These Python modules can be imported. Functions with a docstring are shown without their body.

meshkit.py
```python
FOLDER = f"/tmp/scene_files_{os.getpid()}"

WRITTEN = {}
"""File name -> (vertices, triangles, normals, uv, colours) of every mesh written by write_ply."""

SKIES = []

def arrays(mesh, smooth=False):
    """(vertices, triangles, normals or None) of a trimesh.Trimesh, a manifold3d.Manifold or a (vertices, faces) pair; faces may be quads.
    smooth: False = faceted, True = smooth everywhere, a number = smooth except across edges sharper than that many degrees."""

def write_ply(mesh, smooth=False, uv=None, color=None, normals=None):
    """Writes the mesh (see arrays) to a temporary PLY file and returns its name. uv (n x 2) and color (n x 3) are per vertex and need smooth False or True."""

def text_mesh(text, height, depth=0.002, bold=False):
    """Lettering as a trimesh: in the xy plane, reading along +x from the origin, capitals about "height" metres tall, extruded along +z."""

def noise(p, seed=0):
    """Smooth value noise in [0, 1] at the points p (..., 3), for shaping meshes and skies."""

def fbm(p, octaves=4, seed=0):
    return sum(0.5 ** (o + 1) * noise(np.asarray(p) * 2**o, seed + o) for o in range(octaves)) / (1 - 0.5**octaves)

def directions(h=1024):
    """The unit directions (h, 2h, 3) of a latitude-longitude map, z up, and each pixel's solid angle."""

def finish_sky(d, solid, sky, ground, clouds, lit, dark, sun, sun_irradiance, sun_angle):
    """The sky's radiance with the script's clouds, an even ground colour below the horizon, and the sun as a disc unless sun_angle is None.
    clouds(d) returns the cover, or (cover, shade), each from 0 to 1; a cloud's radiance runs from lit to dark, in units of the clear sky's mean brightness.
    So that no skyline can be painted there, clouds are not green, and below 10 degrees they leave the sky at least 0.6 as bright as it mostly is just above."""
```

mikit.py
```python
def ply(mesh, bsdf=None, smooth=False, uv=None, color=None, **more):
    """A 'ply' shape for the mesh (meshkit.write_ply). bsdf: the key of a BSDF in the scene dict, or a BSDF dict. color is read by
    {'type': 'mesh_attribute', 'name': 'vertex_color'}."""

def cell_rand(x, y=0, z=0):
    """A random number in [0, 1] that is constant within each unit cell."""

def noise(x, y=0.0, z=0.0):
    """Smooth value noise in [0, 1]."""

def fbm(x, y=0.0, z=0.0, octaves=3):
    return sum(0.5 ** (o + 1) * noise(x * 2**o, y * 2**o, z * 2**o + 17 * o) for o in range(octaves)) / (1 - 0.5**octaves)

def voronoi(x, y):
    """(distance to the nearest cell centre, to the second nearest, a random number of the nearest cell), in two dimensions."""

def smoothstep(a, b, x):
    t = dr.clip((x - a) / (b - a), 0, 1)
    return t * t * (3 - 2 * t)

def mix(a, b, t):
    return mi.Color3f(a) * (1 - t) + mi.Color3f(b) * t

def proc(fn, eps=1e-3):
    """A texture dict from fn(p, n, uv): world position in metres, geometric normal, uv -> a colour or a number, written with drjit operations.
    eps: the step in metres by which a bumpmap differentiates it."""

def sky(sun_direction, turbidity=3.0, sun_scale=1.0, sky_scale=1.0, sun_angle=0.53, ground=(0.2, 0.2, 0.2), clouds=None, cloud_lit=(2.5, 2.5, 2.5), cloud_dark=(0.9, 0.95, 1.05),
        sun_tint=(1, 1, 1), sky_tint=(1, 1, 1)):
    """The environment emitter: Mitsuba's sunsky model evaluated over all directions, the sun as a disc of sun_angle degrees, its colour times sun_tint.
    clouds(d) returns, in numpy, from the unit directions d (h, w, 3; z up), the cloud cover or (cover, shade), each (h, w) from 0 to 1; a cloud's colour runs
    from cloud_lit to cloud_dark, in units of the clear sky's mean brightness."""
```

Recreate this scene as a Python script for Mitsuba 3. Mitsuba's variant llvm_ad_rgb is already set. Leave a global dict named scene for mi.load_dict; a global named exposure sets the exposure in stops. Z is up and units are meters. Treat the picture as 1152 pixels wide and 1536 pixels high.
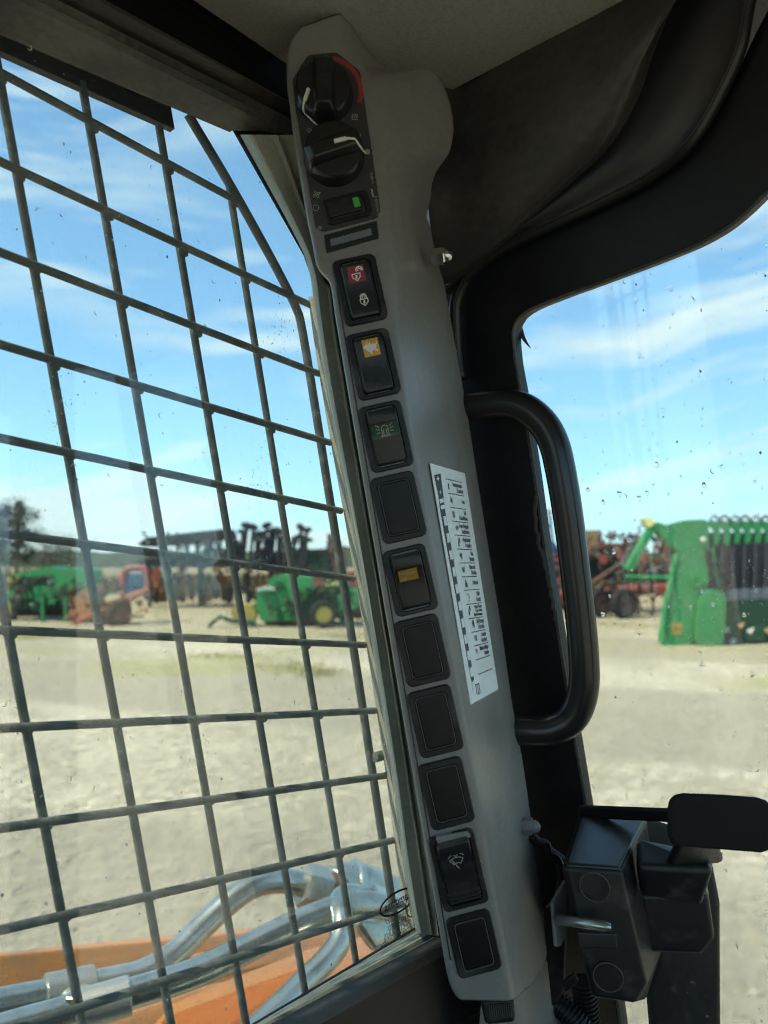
import math, random
import numpy as np, trimesh, drjit as dr, mitsuba as mi, mikit, meshkit
import manifold3d as m3
from shapely.geometry import Polygon, LineString, Point, MultiPolygon, box as sbox
from shapely.ops import unary_union
from shapely import affinity
from scipy.interpolate import PchipInterpolator

# ------------------------------------------------------------------ camera, sky, exposure
PITCH = math.radians(3.07)
CAM = np.array([0.0, 0.0, 1.65])
FOC = 1154.0                       # focal length in photograph pixels (1152 wide)
RIGHT = np.array([1.0, 0, 0])
FWD = np.array([0, math.cos(PITCH), math.sin(PITCH)])
DOWN = np.array([0, math.sin(PITCH), -math.cos(PITCH)])
scene, labels = {}, {}
T = mi.ScalarTransform4f
scene['camera'] = {'type': 'thinlens', 'fov': math.degrees(2 * math.atan(576 / FOC)), 'fov_axis': 'x',
                   'aperture_radius': 0.0018, 'focus_distance': 0.56, 'near_clip': 0.02, 'far_clip': 3000.0,
                   'to_world': T().look_at(origin=CAM.tolist(), target=(CAM + FWD).tolist(), up=[0, 0, 1])}
exposure = 2.05
SUN = np.array([-0.482, -0.256, 0.84])


def cloud_cover(d):
    e = np.arcsin(np.clip(d[..., 2], -1, 1))
    a = np.arctan2(d[..., 0], d[..., 1])
    q = lambda x, y, z: np.stack([x, y, z + 0 * x], -1)
    w = meshkit.fbm(q(d[..., 0] * 2.5 + 4, d[..., 1] * 2.5 + 4, d[..., 2] * 3.0), 3, 5) - .5
    t = e * 0.97 - np.sin(a) * 0.17 + w * .16                  # across the streaks, which climb to the right
    s = np.sin(a) + e * .2
    f = meshkit.fbm(q(s * 2.2 + 9, t * 21.0, np.cos(a) * 2.0), 5, 11)
    g = meshkit.fbm(q(s * 9.0 + 3, t * 62.0, np.cos(a) * 5.0), 4, 31)
    m = meshkit.fbm(q(d[..., 0] * 2.2 + 7, d[..., 1] * 2.2, d[..., 2] * 4.5 + 2), 3, 21)
    wisps = np.clip((f * .62 + g * .38 - .445) / .21, 0, 1) * np.clip((m - .20) / .22, 0, 1)
    veil = .09 + .22 * np.exp(-np.maximum(e, 0) / .10)
    return np.clip(.82 * wisps + veil, 0, .92)


scene['sky'] = mikit.sky(SUN, turbidity=2.4, clouds=cloud_cover, cloud_lit=(1.6, 1.95, 2.0), cloud_dark=(1.2, 1.3, 1.4), sky_scale=1.45,
                         sky_tint=(0.74, 1.04, 1.04), sun_tint=(.92, 0.92, 0.86), ground=(0.30, 0.285, 0.24))

# ------------------------------------------------------------------ helpers
nrm = lambda v: np.asarray(v, float) / np.linalg.norm(v)
c2w = lambda v: np.asarray(v, float)[..., :1] * RIGHT + np.asarray(v, float)[..., 1:2] * DOWN + np.asarray(v, float)[..., 2:3] * FWD


def ray(p):
    p = np.atleast_2d(np.asarray(p, float))
    return c2w(np.stack([(p[:, 0] - 576) / FOC, (p[:, 1] - 768) / FOC, np.ones(len(p))], -1))


def at(p, Z):
    """the point at depth Z metres seen at photograph pixel p"""
    r = ray(p) * np.reshape(Z, (-1, 1)) + CAM
    return r[0] if np.ndim(p) == 1 or np.shape(p) == (2,) else r


def onp(p, P0, N):
    r = ray(p)
    t = ((P0 - CAM) @ N) / (r @ N)
    o = CAM + r * t[:, None]
    return o[0] if np.shape(p) == (2,) else o


def key_for(name):
    k, i = name, 0
    while k in USED:
        i += 1
        k = f'{name}_{i:03d}'
    USED.add(k)
    return k


USED = set()


def thing(name, label, cat, group=None):
    k = key_for(name)
    labels[k] = {'label': label, 'category': cat}
    if group:
        labels[k]['group'] = group
    return k


def part(parent, name, mesh, bsdf, smooth=30, label=None, kind=None):
    k = key_for(parent + '__' + name if parent else name)
    scene[k] = mikit.ply(mesh, bsdf, smooth=smooth)
    if label or kind:
        labels[k] = {}
        if label:
            labels[k]['label'] = label
        if kind:
            labels[k]['kind'] = kind
    return k


def single(name, label, cat, mesh, bsdf, smooth=30, group=None, kind=None):
    k = key_for(name)
    scene[k] = mikit.ply(mesh, bsdf, smooth=smooth)
    labels[k] = {'label': label, 'category': cat}
    if group:
        labels[k]['group'] = group
    if kind:
        labels[k]['kind'] = kind
    return k


def struct(name, mesh, bsdf, smooth=30, kind='structure', label=None):
    k = key_for(name)
    scene[k] = mikit.ply(mesh, bsdf, smooth=smooth)
    labels[k] = {'kind': kind}
    if label:
        labels[k]['label'] = label
    return k


def cat_(*ms):
    ms = [m for m in ms if m is not None]
    return trimesh.util.concatenate(ms)


def frame(O, x, y, z):
    M = np.eye(4)
    M[:3, 0], M[:3, 1], M[:3, 2], M[:3, 3] = x, y, z, O
    return M


def put(mesh, M):
    m = mesh.copy()
    m.apply_transform(M)
    return m


def loft(rings, caps=True, closed=True):
    rings = [np.asarray(r, float) for r in rings]
    n = len(rings[0])
    V = np.vstack(rings)
    F = []
    for k in range(len(rings) - 1):
        a, b = k * n, (k + 1) * n
        for i in range(n if closed else n - 1):
            j = (i + 1) % n
            F += [[a + i, a + j, b + j], [a + i, b + j, b + i]]
    if caps and closed:
        for k, rev in ((0, True), (len(rings) - 1, False)):
            c = len(V)
            V = np.vstack([V, rings[k].mean(0)])
            for i in range(n):
                j = (i + 1) % n
                F.append([k * n + j, k * n + i, c] if rev else [k * n + i, k * n + j, c])
    m = trimesh.Trimesh(V, F, process=False)
    m.fix_normals() if caps and closed else None
    return m


def strip(a, b, n=1):
    """a ruled surface between two polylines"""
    a, b = np.asarray(a, float), np.asarray(b, float)
    return loft([a + (b - a) * t for t in np.linspace(0, 1, n + 1)], caps=False, closed=False)


def smooth_path(p, n=40, r=None):
    p = np.asarray(p, float)
    t = np.r_[0, np.cumsum(np.linalg.norm(np.diff(p, axis=0), axis=1))]
    return PchipInterpolator(t, p)(np.linspace(0, t[-1], n))


def chaikin(p, k=3):
    p = np.asarray(p, float)
    for _ in range(k):
        q = [p[0]]
        for a, b in zip(p[:-1], p[1:]):
            q += [a * .75 + b * .25, a * .25 + b * .75]
        q.append(p[-1])
        p = np.array(q)
    return p


def tube(path, r, seg=12, cap=True):
    P = np.asarray(path, float)
    keep = np.r_[True, np.linalg.norm(np.diff(P, axis=0), axis=1) > 1e-7]
    P = P[keep]
    r = np.broadcast_to(np.asarray(r, float), (len(keep),))[keep]
    t = np.gradient(P, axis=0)
    t /= np.linalg.norm(t, axis=1, keepdims=True)
    u = np.cross(t[0], [0, 0, 1] if abs(t[0][2]) < .9 else [1, 0, 0])
    rings = []
    a = np.linspace(0, 2 * np.pi, seg, endpoint=False)
    for k in range(len(P)):
        u = u - t[k] * (u @ t[k])
        u /= np.linalg.norm(u)
        v = np.cross(t[k], u)
        rings.append(P[k] + r[k] * (np.cos(a)[:, None] * u + np.sin(a)[:, None] * v))
    return loft(rings, caps=cap)


def bar(a, b, r, seg=8):
    return tube([a, b], r, seg)


def poly_mesh(poly, depth):
    """extrudes a shapely polygon along +z"""
    gs = [g for g in getattr(poly, 'geoms', [poly]) if g.area > 1e-12]
    return cat_(*[trimesh.creation.extrude_polygon(g, depth, engine='earcut') for g in gs])


def rr(w, h, r, k=5):
    """ring of a rounded rectangle, counter-clockwise"""
    out = []
    for cx, cy, a0 in ((w / 2 - r, h / 2 - r, 0), (-w / 2 + r, h / 2 - r, 90), (-w / 2 + r, -h / 2 + r, 180), (w / 2 - r, -h / 2 + r, 270)):
        for a in np.radians(a0 + np.linspace(0, 90, k)):
            out.append([cx + r * math.cos(a), cy + r * math.sin(a), 0])
    return np.array(out)


def pill(w, h, r, z0, z1, bev=0.0006, k=5):
    """a rounded rectangular block from z0 to z1 with a bevelled top edge"""
    up = np.array([0, 0, 1.0])
    return loft([rr(w, h, r, k) + up * z0, rr(w, h, r, k) + up * (z1 - bev), rr(w - bev * .6, h - bev * .6, max(r - bev * .3, 1e-4), k) + up * (z1 - bev * .3),
                 rr(w - 2 * bev, h - 2 * bev, max(r - bev, 1e-4), k) + up * z1])


def rframe(w, h, r, w2, h2, r2, z0, z1, zin, bev=0.0006, k=5):
    """a rounded rectangular bezel with an opening, its inner edge at height zin"""
    up = np.array([0, 0, 1.0])
    return loft([rr(w, h, r, k) + up * z0, rr(w, h, r, k) + up * (z1 - bev), rr(w - 2 * bev, h - 2 * bev, r - bev, k) + up * z1,
                 rr(w2 + 2 * bev, h2 + 2 * bev, r2 + bev, k) + up * z1, rr(w2, h2, r2, k) + up * (z1 - bev), rr(w2, h2, r2, k) + up * zin], caps=False)


def hull(pts, r, seg=10):
    """rounded convex body: hull of spheres"""
    s = [m3.Manifold.sphere(r, seg).translate(list(map(float, p))) for p in pts]
    return to_tri(m3.Manifold.batch_hull(s))


def to_tri(m):
    q = m.to_mesh()
    return trimesh.Trimesh(q.vert_properties[:, :3], q.tri_verts, process=False)


def cbox(size, c=(0, 0, 0), bev=0.004):
    """box with chamfered edges"""
    s = np.array(size) / 2
    b = min(bev, s.min() * .45)
    pts = []
    for sx in (-1, 1):
        for sy in (-1, 1):
            for sz in (-1, 1):
                g = np.array([sx, sy, sz]) * s
                for k in range(3):
                    q = g - np.array([sx, sy, sz]) * b
                    q[k] = g[k]
                    pts.append(q)
    m = trimesh.convex.convex_hull(np.array(pts))
    m.apply_translation(c)
    return m


def ring_tube(poly_pts, r, seg=8):
    p = np.asarray(poly_pts, float)
    return tube(np.vstack([p, p[:1]]), r, seg, cap=False)


def strokes(lines, w):
    return unary_union([LineString(l).buffer(w / 2) if len(l) > 1 else Point(l[0]).buffer(w / 2) for l in lines])


def arc(cx, cy, r, a0, a1, n=14, ry=None):
    a = np.radians(np.linspace(a0, a1, n))
    return [(cx + r * math.cos(t), cy + (ry or r) * math.sin(t)) for t in a]


# ------------------------------------------------------------------ materials
def mat(name, d, two=True):
    scene[name] = {'type': 'twosided', 'bsdf': d} if two else d
    return name


def rgb(*c):
    return {'type': 'rgb', 'value': list(c)}


def prin(col, rough=.5, metal=0., spec=.5, **k):
    return {'type': 'principled', 'base_color': col if isinstance(col, dict) else rgb(*col), 'roughness': rough, 'metallic': metal, 'specular': spec, **k}


fb, sm, mx = mikit.fbm, mikit.smoothstep, mikit.mix


def dusty(base, dust, scale=60., amt=.5, lo=.45, hi=.75, streak=(1, 1, 1)):
    def fn(p, n, uv):
        a = fb(p.x * scale * streak[0], p.y * scale * streak[1], p.z * scale * streak[2], 4)
        b = fb(p.x * scale * 9, p.y * scale * 9, p.z * scale * 9, 2)
        return mx(base, dust, amt * sm(lo, hi, a * .75 + b * .25))
    return mikit.proc(fn)


def settled(base, dust, scale, amt, lo, hi, top):
    def fn(p, n, uv):
        a = fb(p.x * scale, p.y * scale, p.z * scale, 4)
        return mx(base, dust, dr.clip(amt * sm(lo, hi, a) + top * sm(.35, .9, n.z) * (.45 + .9 * a), 0, .92))
    return mikit.proc(fn)


def bump(d, fn, scale, eps=3e-4):
    return {'type': 'bumpmap', 'arbitrary': mikit.proc(fn, eps), 'scale': scale, 'bsdf': d}


GRAIN = lambda p, n, uv: fb(p.x * 900, p.y * 900, p.z * 900, 2)
FELT = lambda p, n, uv: fb(p.x * 420, p.y * 420, p.z * 420, 3)
mat('console_grey', bump(prin(dusty((.185, .182, .172), (.24, .235, .218), 34, .55, .40, .7, (1, 1, .25)), .31, spec=.5), GRAIN, .00025))
mat('black_plastic', prin(settled((.008, .009, .0105), (.10, .098, .092), 55, .40, .50, .88, .06), .40, spec=.35))
mat('black_switch', prin(settled((.010, .0115, .013), (.15, .15, .142), 120, .12, .45, .85, .34), .34, spec=.5))
mat('knob_black', prin(dusty((.010, .0105, .012), (.04, .04, .038), 60, .3, .5, .85), .27, spec=.5))
mat('blank_black', prin(dusty((.0045, .0052, .0062), (.05, .05, .048), 90, .25, .55, .9), .38, spec=.3))
mat('matte_black', prin((.005, .0055, .006), .85, spec=.1))
mat('paddle_black', prin((.004, .0045, .005), .6, spec=.25))
mat('worn_edge', prin((.085, .085, .078), .5))
mat('black_metal', prin(dusty((.0045, .0055, .007), (.018, .019, .02), 25, .35, .5, .8), .42, spec=.35))
mat('black_tube', prin((.012, .012, .013), .28, spec=.5, clearcoat=.4, clearcoat_gloss=.8))
mat('trim_dark', bump(prin(dusty((.034, .032, .029), (.075, .069, .062), 24, .6, .4, .75), .34, spec=.5), GRAIN, .0003))
mat('trim_gloss', prin(dusty((.013, .013, .013), (.026, .025, .024), 16, .6, .45, .7), .30, spec=.5))
mat('rubber', prin((.014, .014, .015), .45))
mat('jamb', prin(dusty((.27, .285, .24), (.40, .405, .34), 45, .7, .4, .75, (1, 1, .5)), .7))
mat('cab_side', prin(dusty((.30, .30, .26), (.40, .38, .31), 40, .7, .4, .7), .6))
mat('frame_dusty', prin(dusty((.045, .045, .042), (.13, .125, .105), 35, .7, .4, .75, (.5, .5, 1)), .6))
mat('felt', bump(prin(dusty((.37, .35, .305), (.28, .265, .23), 700, .6, .4, .65), .95, spec=.1), FELT, .0007))
mat('guard_steel', prin(dusty((.055, .068, .070), (.22, .235, .225), 110, .55, .45, .75), .5))
mat('white_print', prin((.72, .72, .68), .6))
mat('dim_print', prin((.30, .29, .26), .6))
mat('red_lens', prin((.26, .015, .02), .3))
mat('red_print', prin((.33, .035, .035), .5))
mat('blue_print', prin((.012, .045, .07), .5))
mat('amber_lens', prin((.62, .33, .02), .35))
mat('brown_lens', prin((.34, .17, .02), .35))
mat('dark_green', prin((.008, .055, .040), .35))
mat('green_lens', prin((.06, .42, .06), .3))
mat('dark_grey', prin((.03, .031, .033), .5))
mat('sticker', prin(dusty((.78, .84, .83), (.60, .60, .52), 45, .45, .5, .85), .45))
mat('ink', prin((.06, .065, .072), .6))
mat('chrome', prin((.75, .75, .74), .16, 1.))
mat('zinc', prin(dusty((.48, .52, .49), (.28, .285, .24), 55, .65, .42, .70), .28, .92))
mat('zinc_dull', prin(dusty((.40, .43, .41), (.30, .28, .23), 60, .6, .45, .75), .42, .75))
mat('bare_grey', prin((.20, .20, .19), .45))
mat('orange', prin(dusty((.40, .18, .055), (.25, .14, .075), 14, .7, .38, .72), .36, clearcoat=.3, clearcoat_gloss=.8))
mat('orange_dark', prin((.40, .12, .02), .5))
mat('etch', prin((.012, .014, .013), .7))
def film_fn(p, n, uv):
    a = fb(p.x * 9, p.y * 9, p.z * 6, 4)
    b = fb(p.x * 60, p.y * 60, p.z * 22, 3)
    return .010 + .070 * sm(.35, .75, a) * sm(.2, .8, b)


def film2_fn(p, n, uv):
    a = fb(p.x * 7, p.y * 7, p.z * 4, 4)
    b = fb(p.x * 60, p.y * 60, p.z * 16, 3)
    return .022 + .10 * sm(.35, .75, a) * sm(.2, .8, b)


mat('pane_dusty', {'type': 'blendbsdf', 'weight': mikit.proc(film2_fn), 'a': {'type': 'thindielectric', 'int_ior': 1.5, 'specular_transmittance': rgb(.92, .98, .94)},
                   'b': {'type': 'principledthin', 'base_color': rgb(.55, .56, .50), 'roughness': .9, 'diff_trans': 1.0}}, False)
# window panes: clear sheet with a thin uneven film of dust
mat('pane', {'type': 'blendbsdf', 'weight': mikit.proc(film_fn), 'a': {'type': 'thindielectric', 'int_ior': 1.5, 'specular_transmittance': rgb(.93, .98, .95)},
             'b': {'type': 'principledthin', 'base_color': rgb(.55, .56, .50), 'roughness': .9, 'diff_trans': 1.0}}, False)
mat('water', {'type': 'dielectric', 'int_ior': 1.33}, False)
mat('fleck', prin((.62, .62, .56), .8))
mat('grime', prin((.20, .215, .205), .8))
# outside
mat('ag_green', prin(dusty((.022, .235, .068), (.06, .20, .08), 2.6, .6, .38, .7), .42))
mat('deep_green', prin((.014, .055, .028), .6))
mat('ag_yellow', prin((.33, .27, .06), .6))
mat('pale_yellow', prin((.80, .78, .30), .5))
mat('ag_red', prin(dusty((.30, .045, .035), (.20, .09, .065), 3, .8, .4, .65), .55))
mat('rust', prin(dusty((.13, .065, .04), (.07, .05, .045), 3, .8, .4, .6), .8))
mat('rust_orange', prin((.33, .16, .075), .8))
mat('tyre', prin((.022, .021, .02), .85))
mat('reel_dark', prin((.026, .03, .038), .7, spec=.2))
mat('slat_dark', prin((.055, .06, .075), .5))
mat('steel_grey', prin((.17, .18, .20), .4, .3))
mat('light_grey', prin((.50, .50, .48), .5))
mat('tan_box', prin((.30, .20, .10), .8))
mat('ag_blue', prin((.03, .09, .24), .5))
mat('window_blue', prin((.10, .16, .26), .15))
mat('leaf', {'type': 'principledthin', 'base_color': rgb(.075, .10, .045), 'roughness': .7, 'diff_trans': .6}, False)
mat('leaf_grey', {'type': 'principledthin', 'base_color': rgb(.085, .095, .07), 'roughness': .7, 'diff_trans': .5}, False)
mat('bark', prin((.09, .07, .055), .9))
mat('straw', {'type': 'principledthin', 'base_color': rgb(.30, .27, .09), 'roughness': .8, 'diff_trans': .5}, False)
mat('stone', prin((.30, .285, .235), .9))


def ground_fn(p, n, uv):
    big = fb(p.x * .22, p.y * .30, 1.0, 3)
    mid = fb(p.x * 1.3, p.y * 1.5, 2.0, 4)
    fine = fb(p.x * 14, p.y * 14, 3.0, 3)
    grit = fb(p.x * 42, p.y * 42, 4.0, 3)
    pat = fb(p.x * 4.2, p.y * 5.5, 6.0, 4)
    tr = fb((p.x * .3 + p.y * .9) * .55, (p.y * .3 - p.x * .9) * .06 + 7., 5.0, 3)
    c = mx((.285, .272, .212), (.395, .378, .307), sm(.34, .66, mid * .45 + fine * .55))
    c = mx(c, (.27, .258, .20), .5 * sm(.48, .70, big))
    c = mx(c, (.215, .205, .165), .65 * sm(.48, .62, tr))
    c = mx(c, (.22, .21, .175), .6 * sm(.52, .8, grit))
    gr = fb(p.x * .35 + 3., p.y * .9, 8.0, 3) * sm(7.5, 10., p.y) * (1 - sm(15., 22., p.y))
    c = mx(c, (.25, .245, .205), .32 * sm(.50, .68, pat))
    far = sm(12., 24., p.y)
    c = mx(c, (.215, .195, .125), .85 * far)
    return mx(c, (.24, .24, .09), .7 * sm(.42, .62, gr) * sm(.3, .6, fine))


mat('dirt', bump(prin(mikit.proc(ground_fn), .95, spec=.1), lambda p, n, uv: fb(p.x * 11, p.y * 11, 1., 5), .03, 4e-3))

# ------------------------------------------------------------------ vehicle axes and planes
# mesh of the side window: origin, column step and row step in camera space (cell of 56 mm)
G0 = np.array([-.22465164, -.25816043, .4536906]); GA = np.array([.03804754, .00856268, .04018787]); GB = np.array([.00863022, .05562584, .00366136])
W0, WA, WB = CAM + c2w(G0[None])[0], c2w(GA[None])[0], c2w(GB[None])[0]
WN = nrm(np.cross(WA, WB))
if (CAM - W0) @ WN < 0:
    WN = -WN                                           # towards the cab's inside
FV = nrm([WA[0], WA[1], 0]); RV = np.array([FV[1], -FV[0], 0])   # forward, right of the vehicle
GLASS0 = W0 + WN * .024
ong = lambda p, off=0.: onp(p, GLASS0 + WN * off, WN)

ZC = .50
D_ = nrm(c2w(np.array([[.172, .985, 0.]]))[0])          # down along the console
Wd = c2w(np.array([[.97, -.19, .06]]))[0]
Wd = nrm(Wd - D_ * (Wd @ D_))                           # across the console's front
UP_ = -D_
NF = np.cross(Wd, UP_)
F0 = at((590, 760), ZC)
MF = frame(F0, Wd, UP_, NF)
onf = lambda p, off=0.: onp(p, F0 + NF * off, NF)


def loc(p, off=0.):
    q = np.atleast_2d(onf(p, off)) - F0
    r = np.stack([q @ Wd, q @ UP_], -1)
    return r[0] if np.shape(p) == (2,) else r


RX = nrm(c2w(np.array([[.435, .06, .898]]))[0])          # along the console's right side, away from us
R0 = onf((660, 880))
NR = nrm(np.cross(RX, UP_))
if NR @ (CAM - R0) < 0:
    NR = -NR
onr = lambda p, off=0.: onp(p, R0 + NR * off, NR)
ZCEIL = CAM[2] + .352
onc = lambda p, z=ZCEIL: onp(p, np.array([0, 0, z]), np.array([0, 0, 1.0]))
DR = c2w(np.array([[.75, -.10, -.655]]))[0]
DR = nrm(DR - D_ * (DR @ D_))
DN = nrm(np.cross(DR, UP_))
if DN @ (CAM - at((700, 600), .645)) < 0:
    DN = -DN
D0 = at((700, 600), .645)
ond = lambda p, off=0.: onp(p, D0 + DN * off, DN)


def vbox(f0, f1, r0, r1, z0, z1, bev=.004):
    m = cbox((f1 - f0, r1 - r0, z1 - z0), bev=bev)
    return put(m, frame(FV * (f0 + f1) / 2 + RV * (r0 + r1) / 2 + np.array([0, 0, (z0 + z1) / 2]), FV, RV, [0, 0, 1.0]))

# ------------------------------------------------------------------ ground
gx = T().translate([0, 0, 0]).scale([900, 900, 1])
scene['ground'] = {'type': 'rectangle', 'to_world': gx, 'bsdf': {'type': 'ref', 'id': 'dirt'}}
labels['ground'] = {'kind': 'structure', 'label': 'pale dry gravel yard'}

# ------------------------------------------------------------------ cab shell around the camera
ceil_px = [(292, 0), (429, 96), (560, 120), (680, 135), (930, 0)]
c1, c2, c3, c4 = onc((292, 0)), onc((429, 96)), onc((680, 135)), onc((930, 0))
dl = nrm(c1 - c2); drr = nrm(c4 - c3)
corner = c3 + (c2 - c3) * 1.0
ceil_poly = np.array([c2 - dl * .03, c2 + dl * 1.45, c2 + dl * 1.45 + RV * .85, c3 + drr * .78, c3])
nx_, ny_ = 60, 40
aa = np.linspace(0, 1, nx_)[:, None, None]; bb = np.linspace(0, 1, ny_)[None, :, None]
q0, q1, q2, q3 = c2 - dl * .002, c3, c3 + drr * .80, c2 + dl * 1.5
grid = (q0 * (1 - aa) + q1 * aa) * (1 - bb) + (q3 * (1 - aa) + q2 * aa) * bb
gp = grid.reshape(-1, 3)
gp[:, 2] += .010 * (meshkit.fbm(gp * 4.5, 2, 3) - .5)
gi = np.arange(nx_ * ny_).reshape(nx_, ny_)
gf = np.stack([gi[:-1, :-1], gi[1:, :-1], gi[1:, 1:], gi[:-1, 1:]], -1).reshape(-1, 4)
struct('cab_ceiling', (gp, gf), 'felt', True, label='tan fabric headliner of the cab')
fa, ra = (lambda p: float(p @ FV)), (lambda p: float(p @ RV))
rW = ra(GLASS0)                                        # the left glass, about -.47
struct('cab_roof', vbox(-.95, .74, rW + .02, -rW + .05, ZCEIL + .05, ZCEIL + .11), 'black_metal')
struct('cab_floor', vbox(-.95, .70, rW, -rW, .52, .56), 'black_metal')
rear = cat_(vbox(-.97, -.93, rW, -rW, .56, 1.12), vbox(-.97, -.93, rW, rW + .10, 1.12, ZCEIL + .05), vbox(-.97, -.93, -rW - .10, -rW, 1.12, ZCEIL + .05), vbox(-.97, -.93, rW + .10, -rW - .10, ZCEIL - .06, ZCEIL + .05))
struct('cab_rear_wall', rear, 'trim_dark')
rw_ = cat_(vbox(-.93, .62, -rW, -rW + .04, .56, 1.10), vbox(-.93, -.55, -rW, -rW + .04, 1.10, ZCEIL + .05), vbox(.52, .62, -rW, -rW + .04, 1.10, ZCEIL + .05), vbox(-.55, .52, -rW, -rW + .04, ZCEIL - .06, ZCEIL + .05))
struct('cab_right_wall', rw_, 'trim_dark')
lw_ = cat_(vbox(-.93, -.52, rW - .03, rW + .01, .56, ZCEIL + .05))
struct('cab_left_wall', lw_, 'trim_dark')

# ------------------------------------------------------------------ side window
sw = thing('side_window', 'left side window with dusty grey rubber seal and dirty clear glass', 'window')
ext = lambda a, b, t: (a[0] + (b[0] - a[0]) * t, a[1] + (b[1] - a[1]) * t)
topL = ext((348, 196), (0, 47), 2.2)
botL = ext((620, 1396), (389, 1534), 3.4)
gl_px = [topL, (348, 196), (450, 390), (460, 424), (466, 470), (478, 552), (497, 664), (516, 768), (550, 967), (580, 1165), (600, 1318), (616, 1396), (611, 1402), botL]
gl_px = [topL, (364, 202), (463, 390), (472, 424), (478, 470), (491, 552), (511, 664), (531, 768), (566, 967), (595, 1165), (614, 1318), (628, 1398), (618, 1402), botL]
gl = ong(gl_px)
c_ = gl.mean(0)
pane = np.array([g + nrm(g - c_) * .008 for g in gl])
pf = [[0, i, i + 1] for i in range(1, len(pane) - 1)]
part(sw, 'glass_pane', trimesh.Trimesh(pane, pf, process=False), 'pane_dusty', False, 'clear glass with rain spots and dust')
# front jamb: from the glass inwards to behind the console
jg = [(348, 196), (450, 390), (460, 424), (466, 470), (478, 552), (497, 664), (516, 768), (550, 967), (580, 1165), (600, 1318), (616, 1396)]
jo = [(440, 202), (490, 378), (501, 414), (507, 454), (521, 545), (539, 655), (556, 762), (589, 960), (621, 1160), (645, 1312), (658, 1403)]
dense0 = lambda px, n=160: PchipInterpolator(np.arange(len(px)), np.array(px, float))(np.linspace(0, len(px) - 1, n))
jgi = [(p[0] + d, p[1] + e) for p, d, e in zip(jg, [12, 9, 7, 6, 6, 7, 8, 8, 8, 8, 8], [6, 0, 0, 0, 0, 0, 0, 0, 0, 0, 4])]
JR, JG, JO = ong(jg, -.022), ong(jgi, .001), ong(jo, .052)
dr0 = PchipInterpolator(np.arange(len(jg)), JR)(np.linspace(0, len(jg) - 1, 160))
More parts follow.
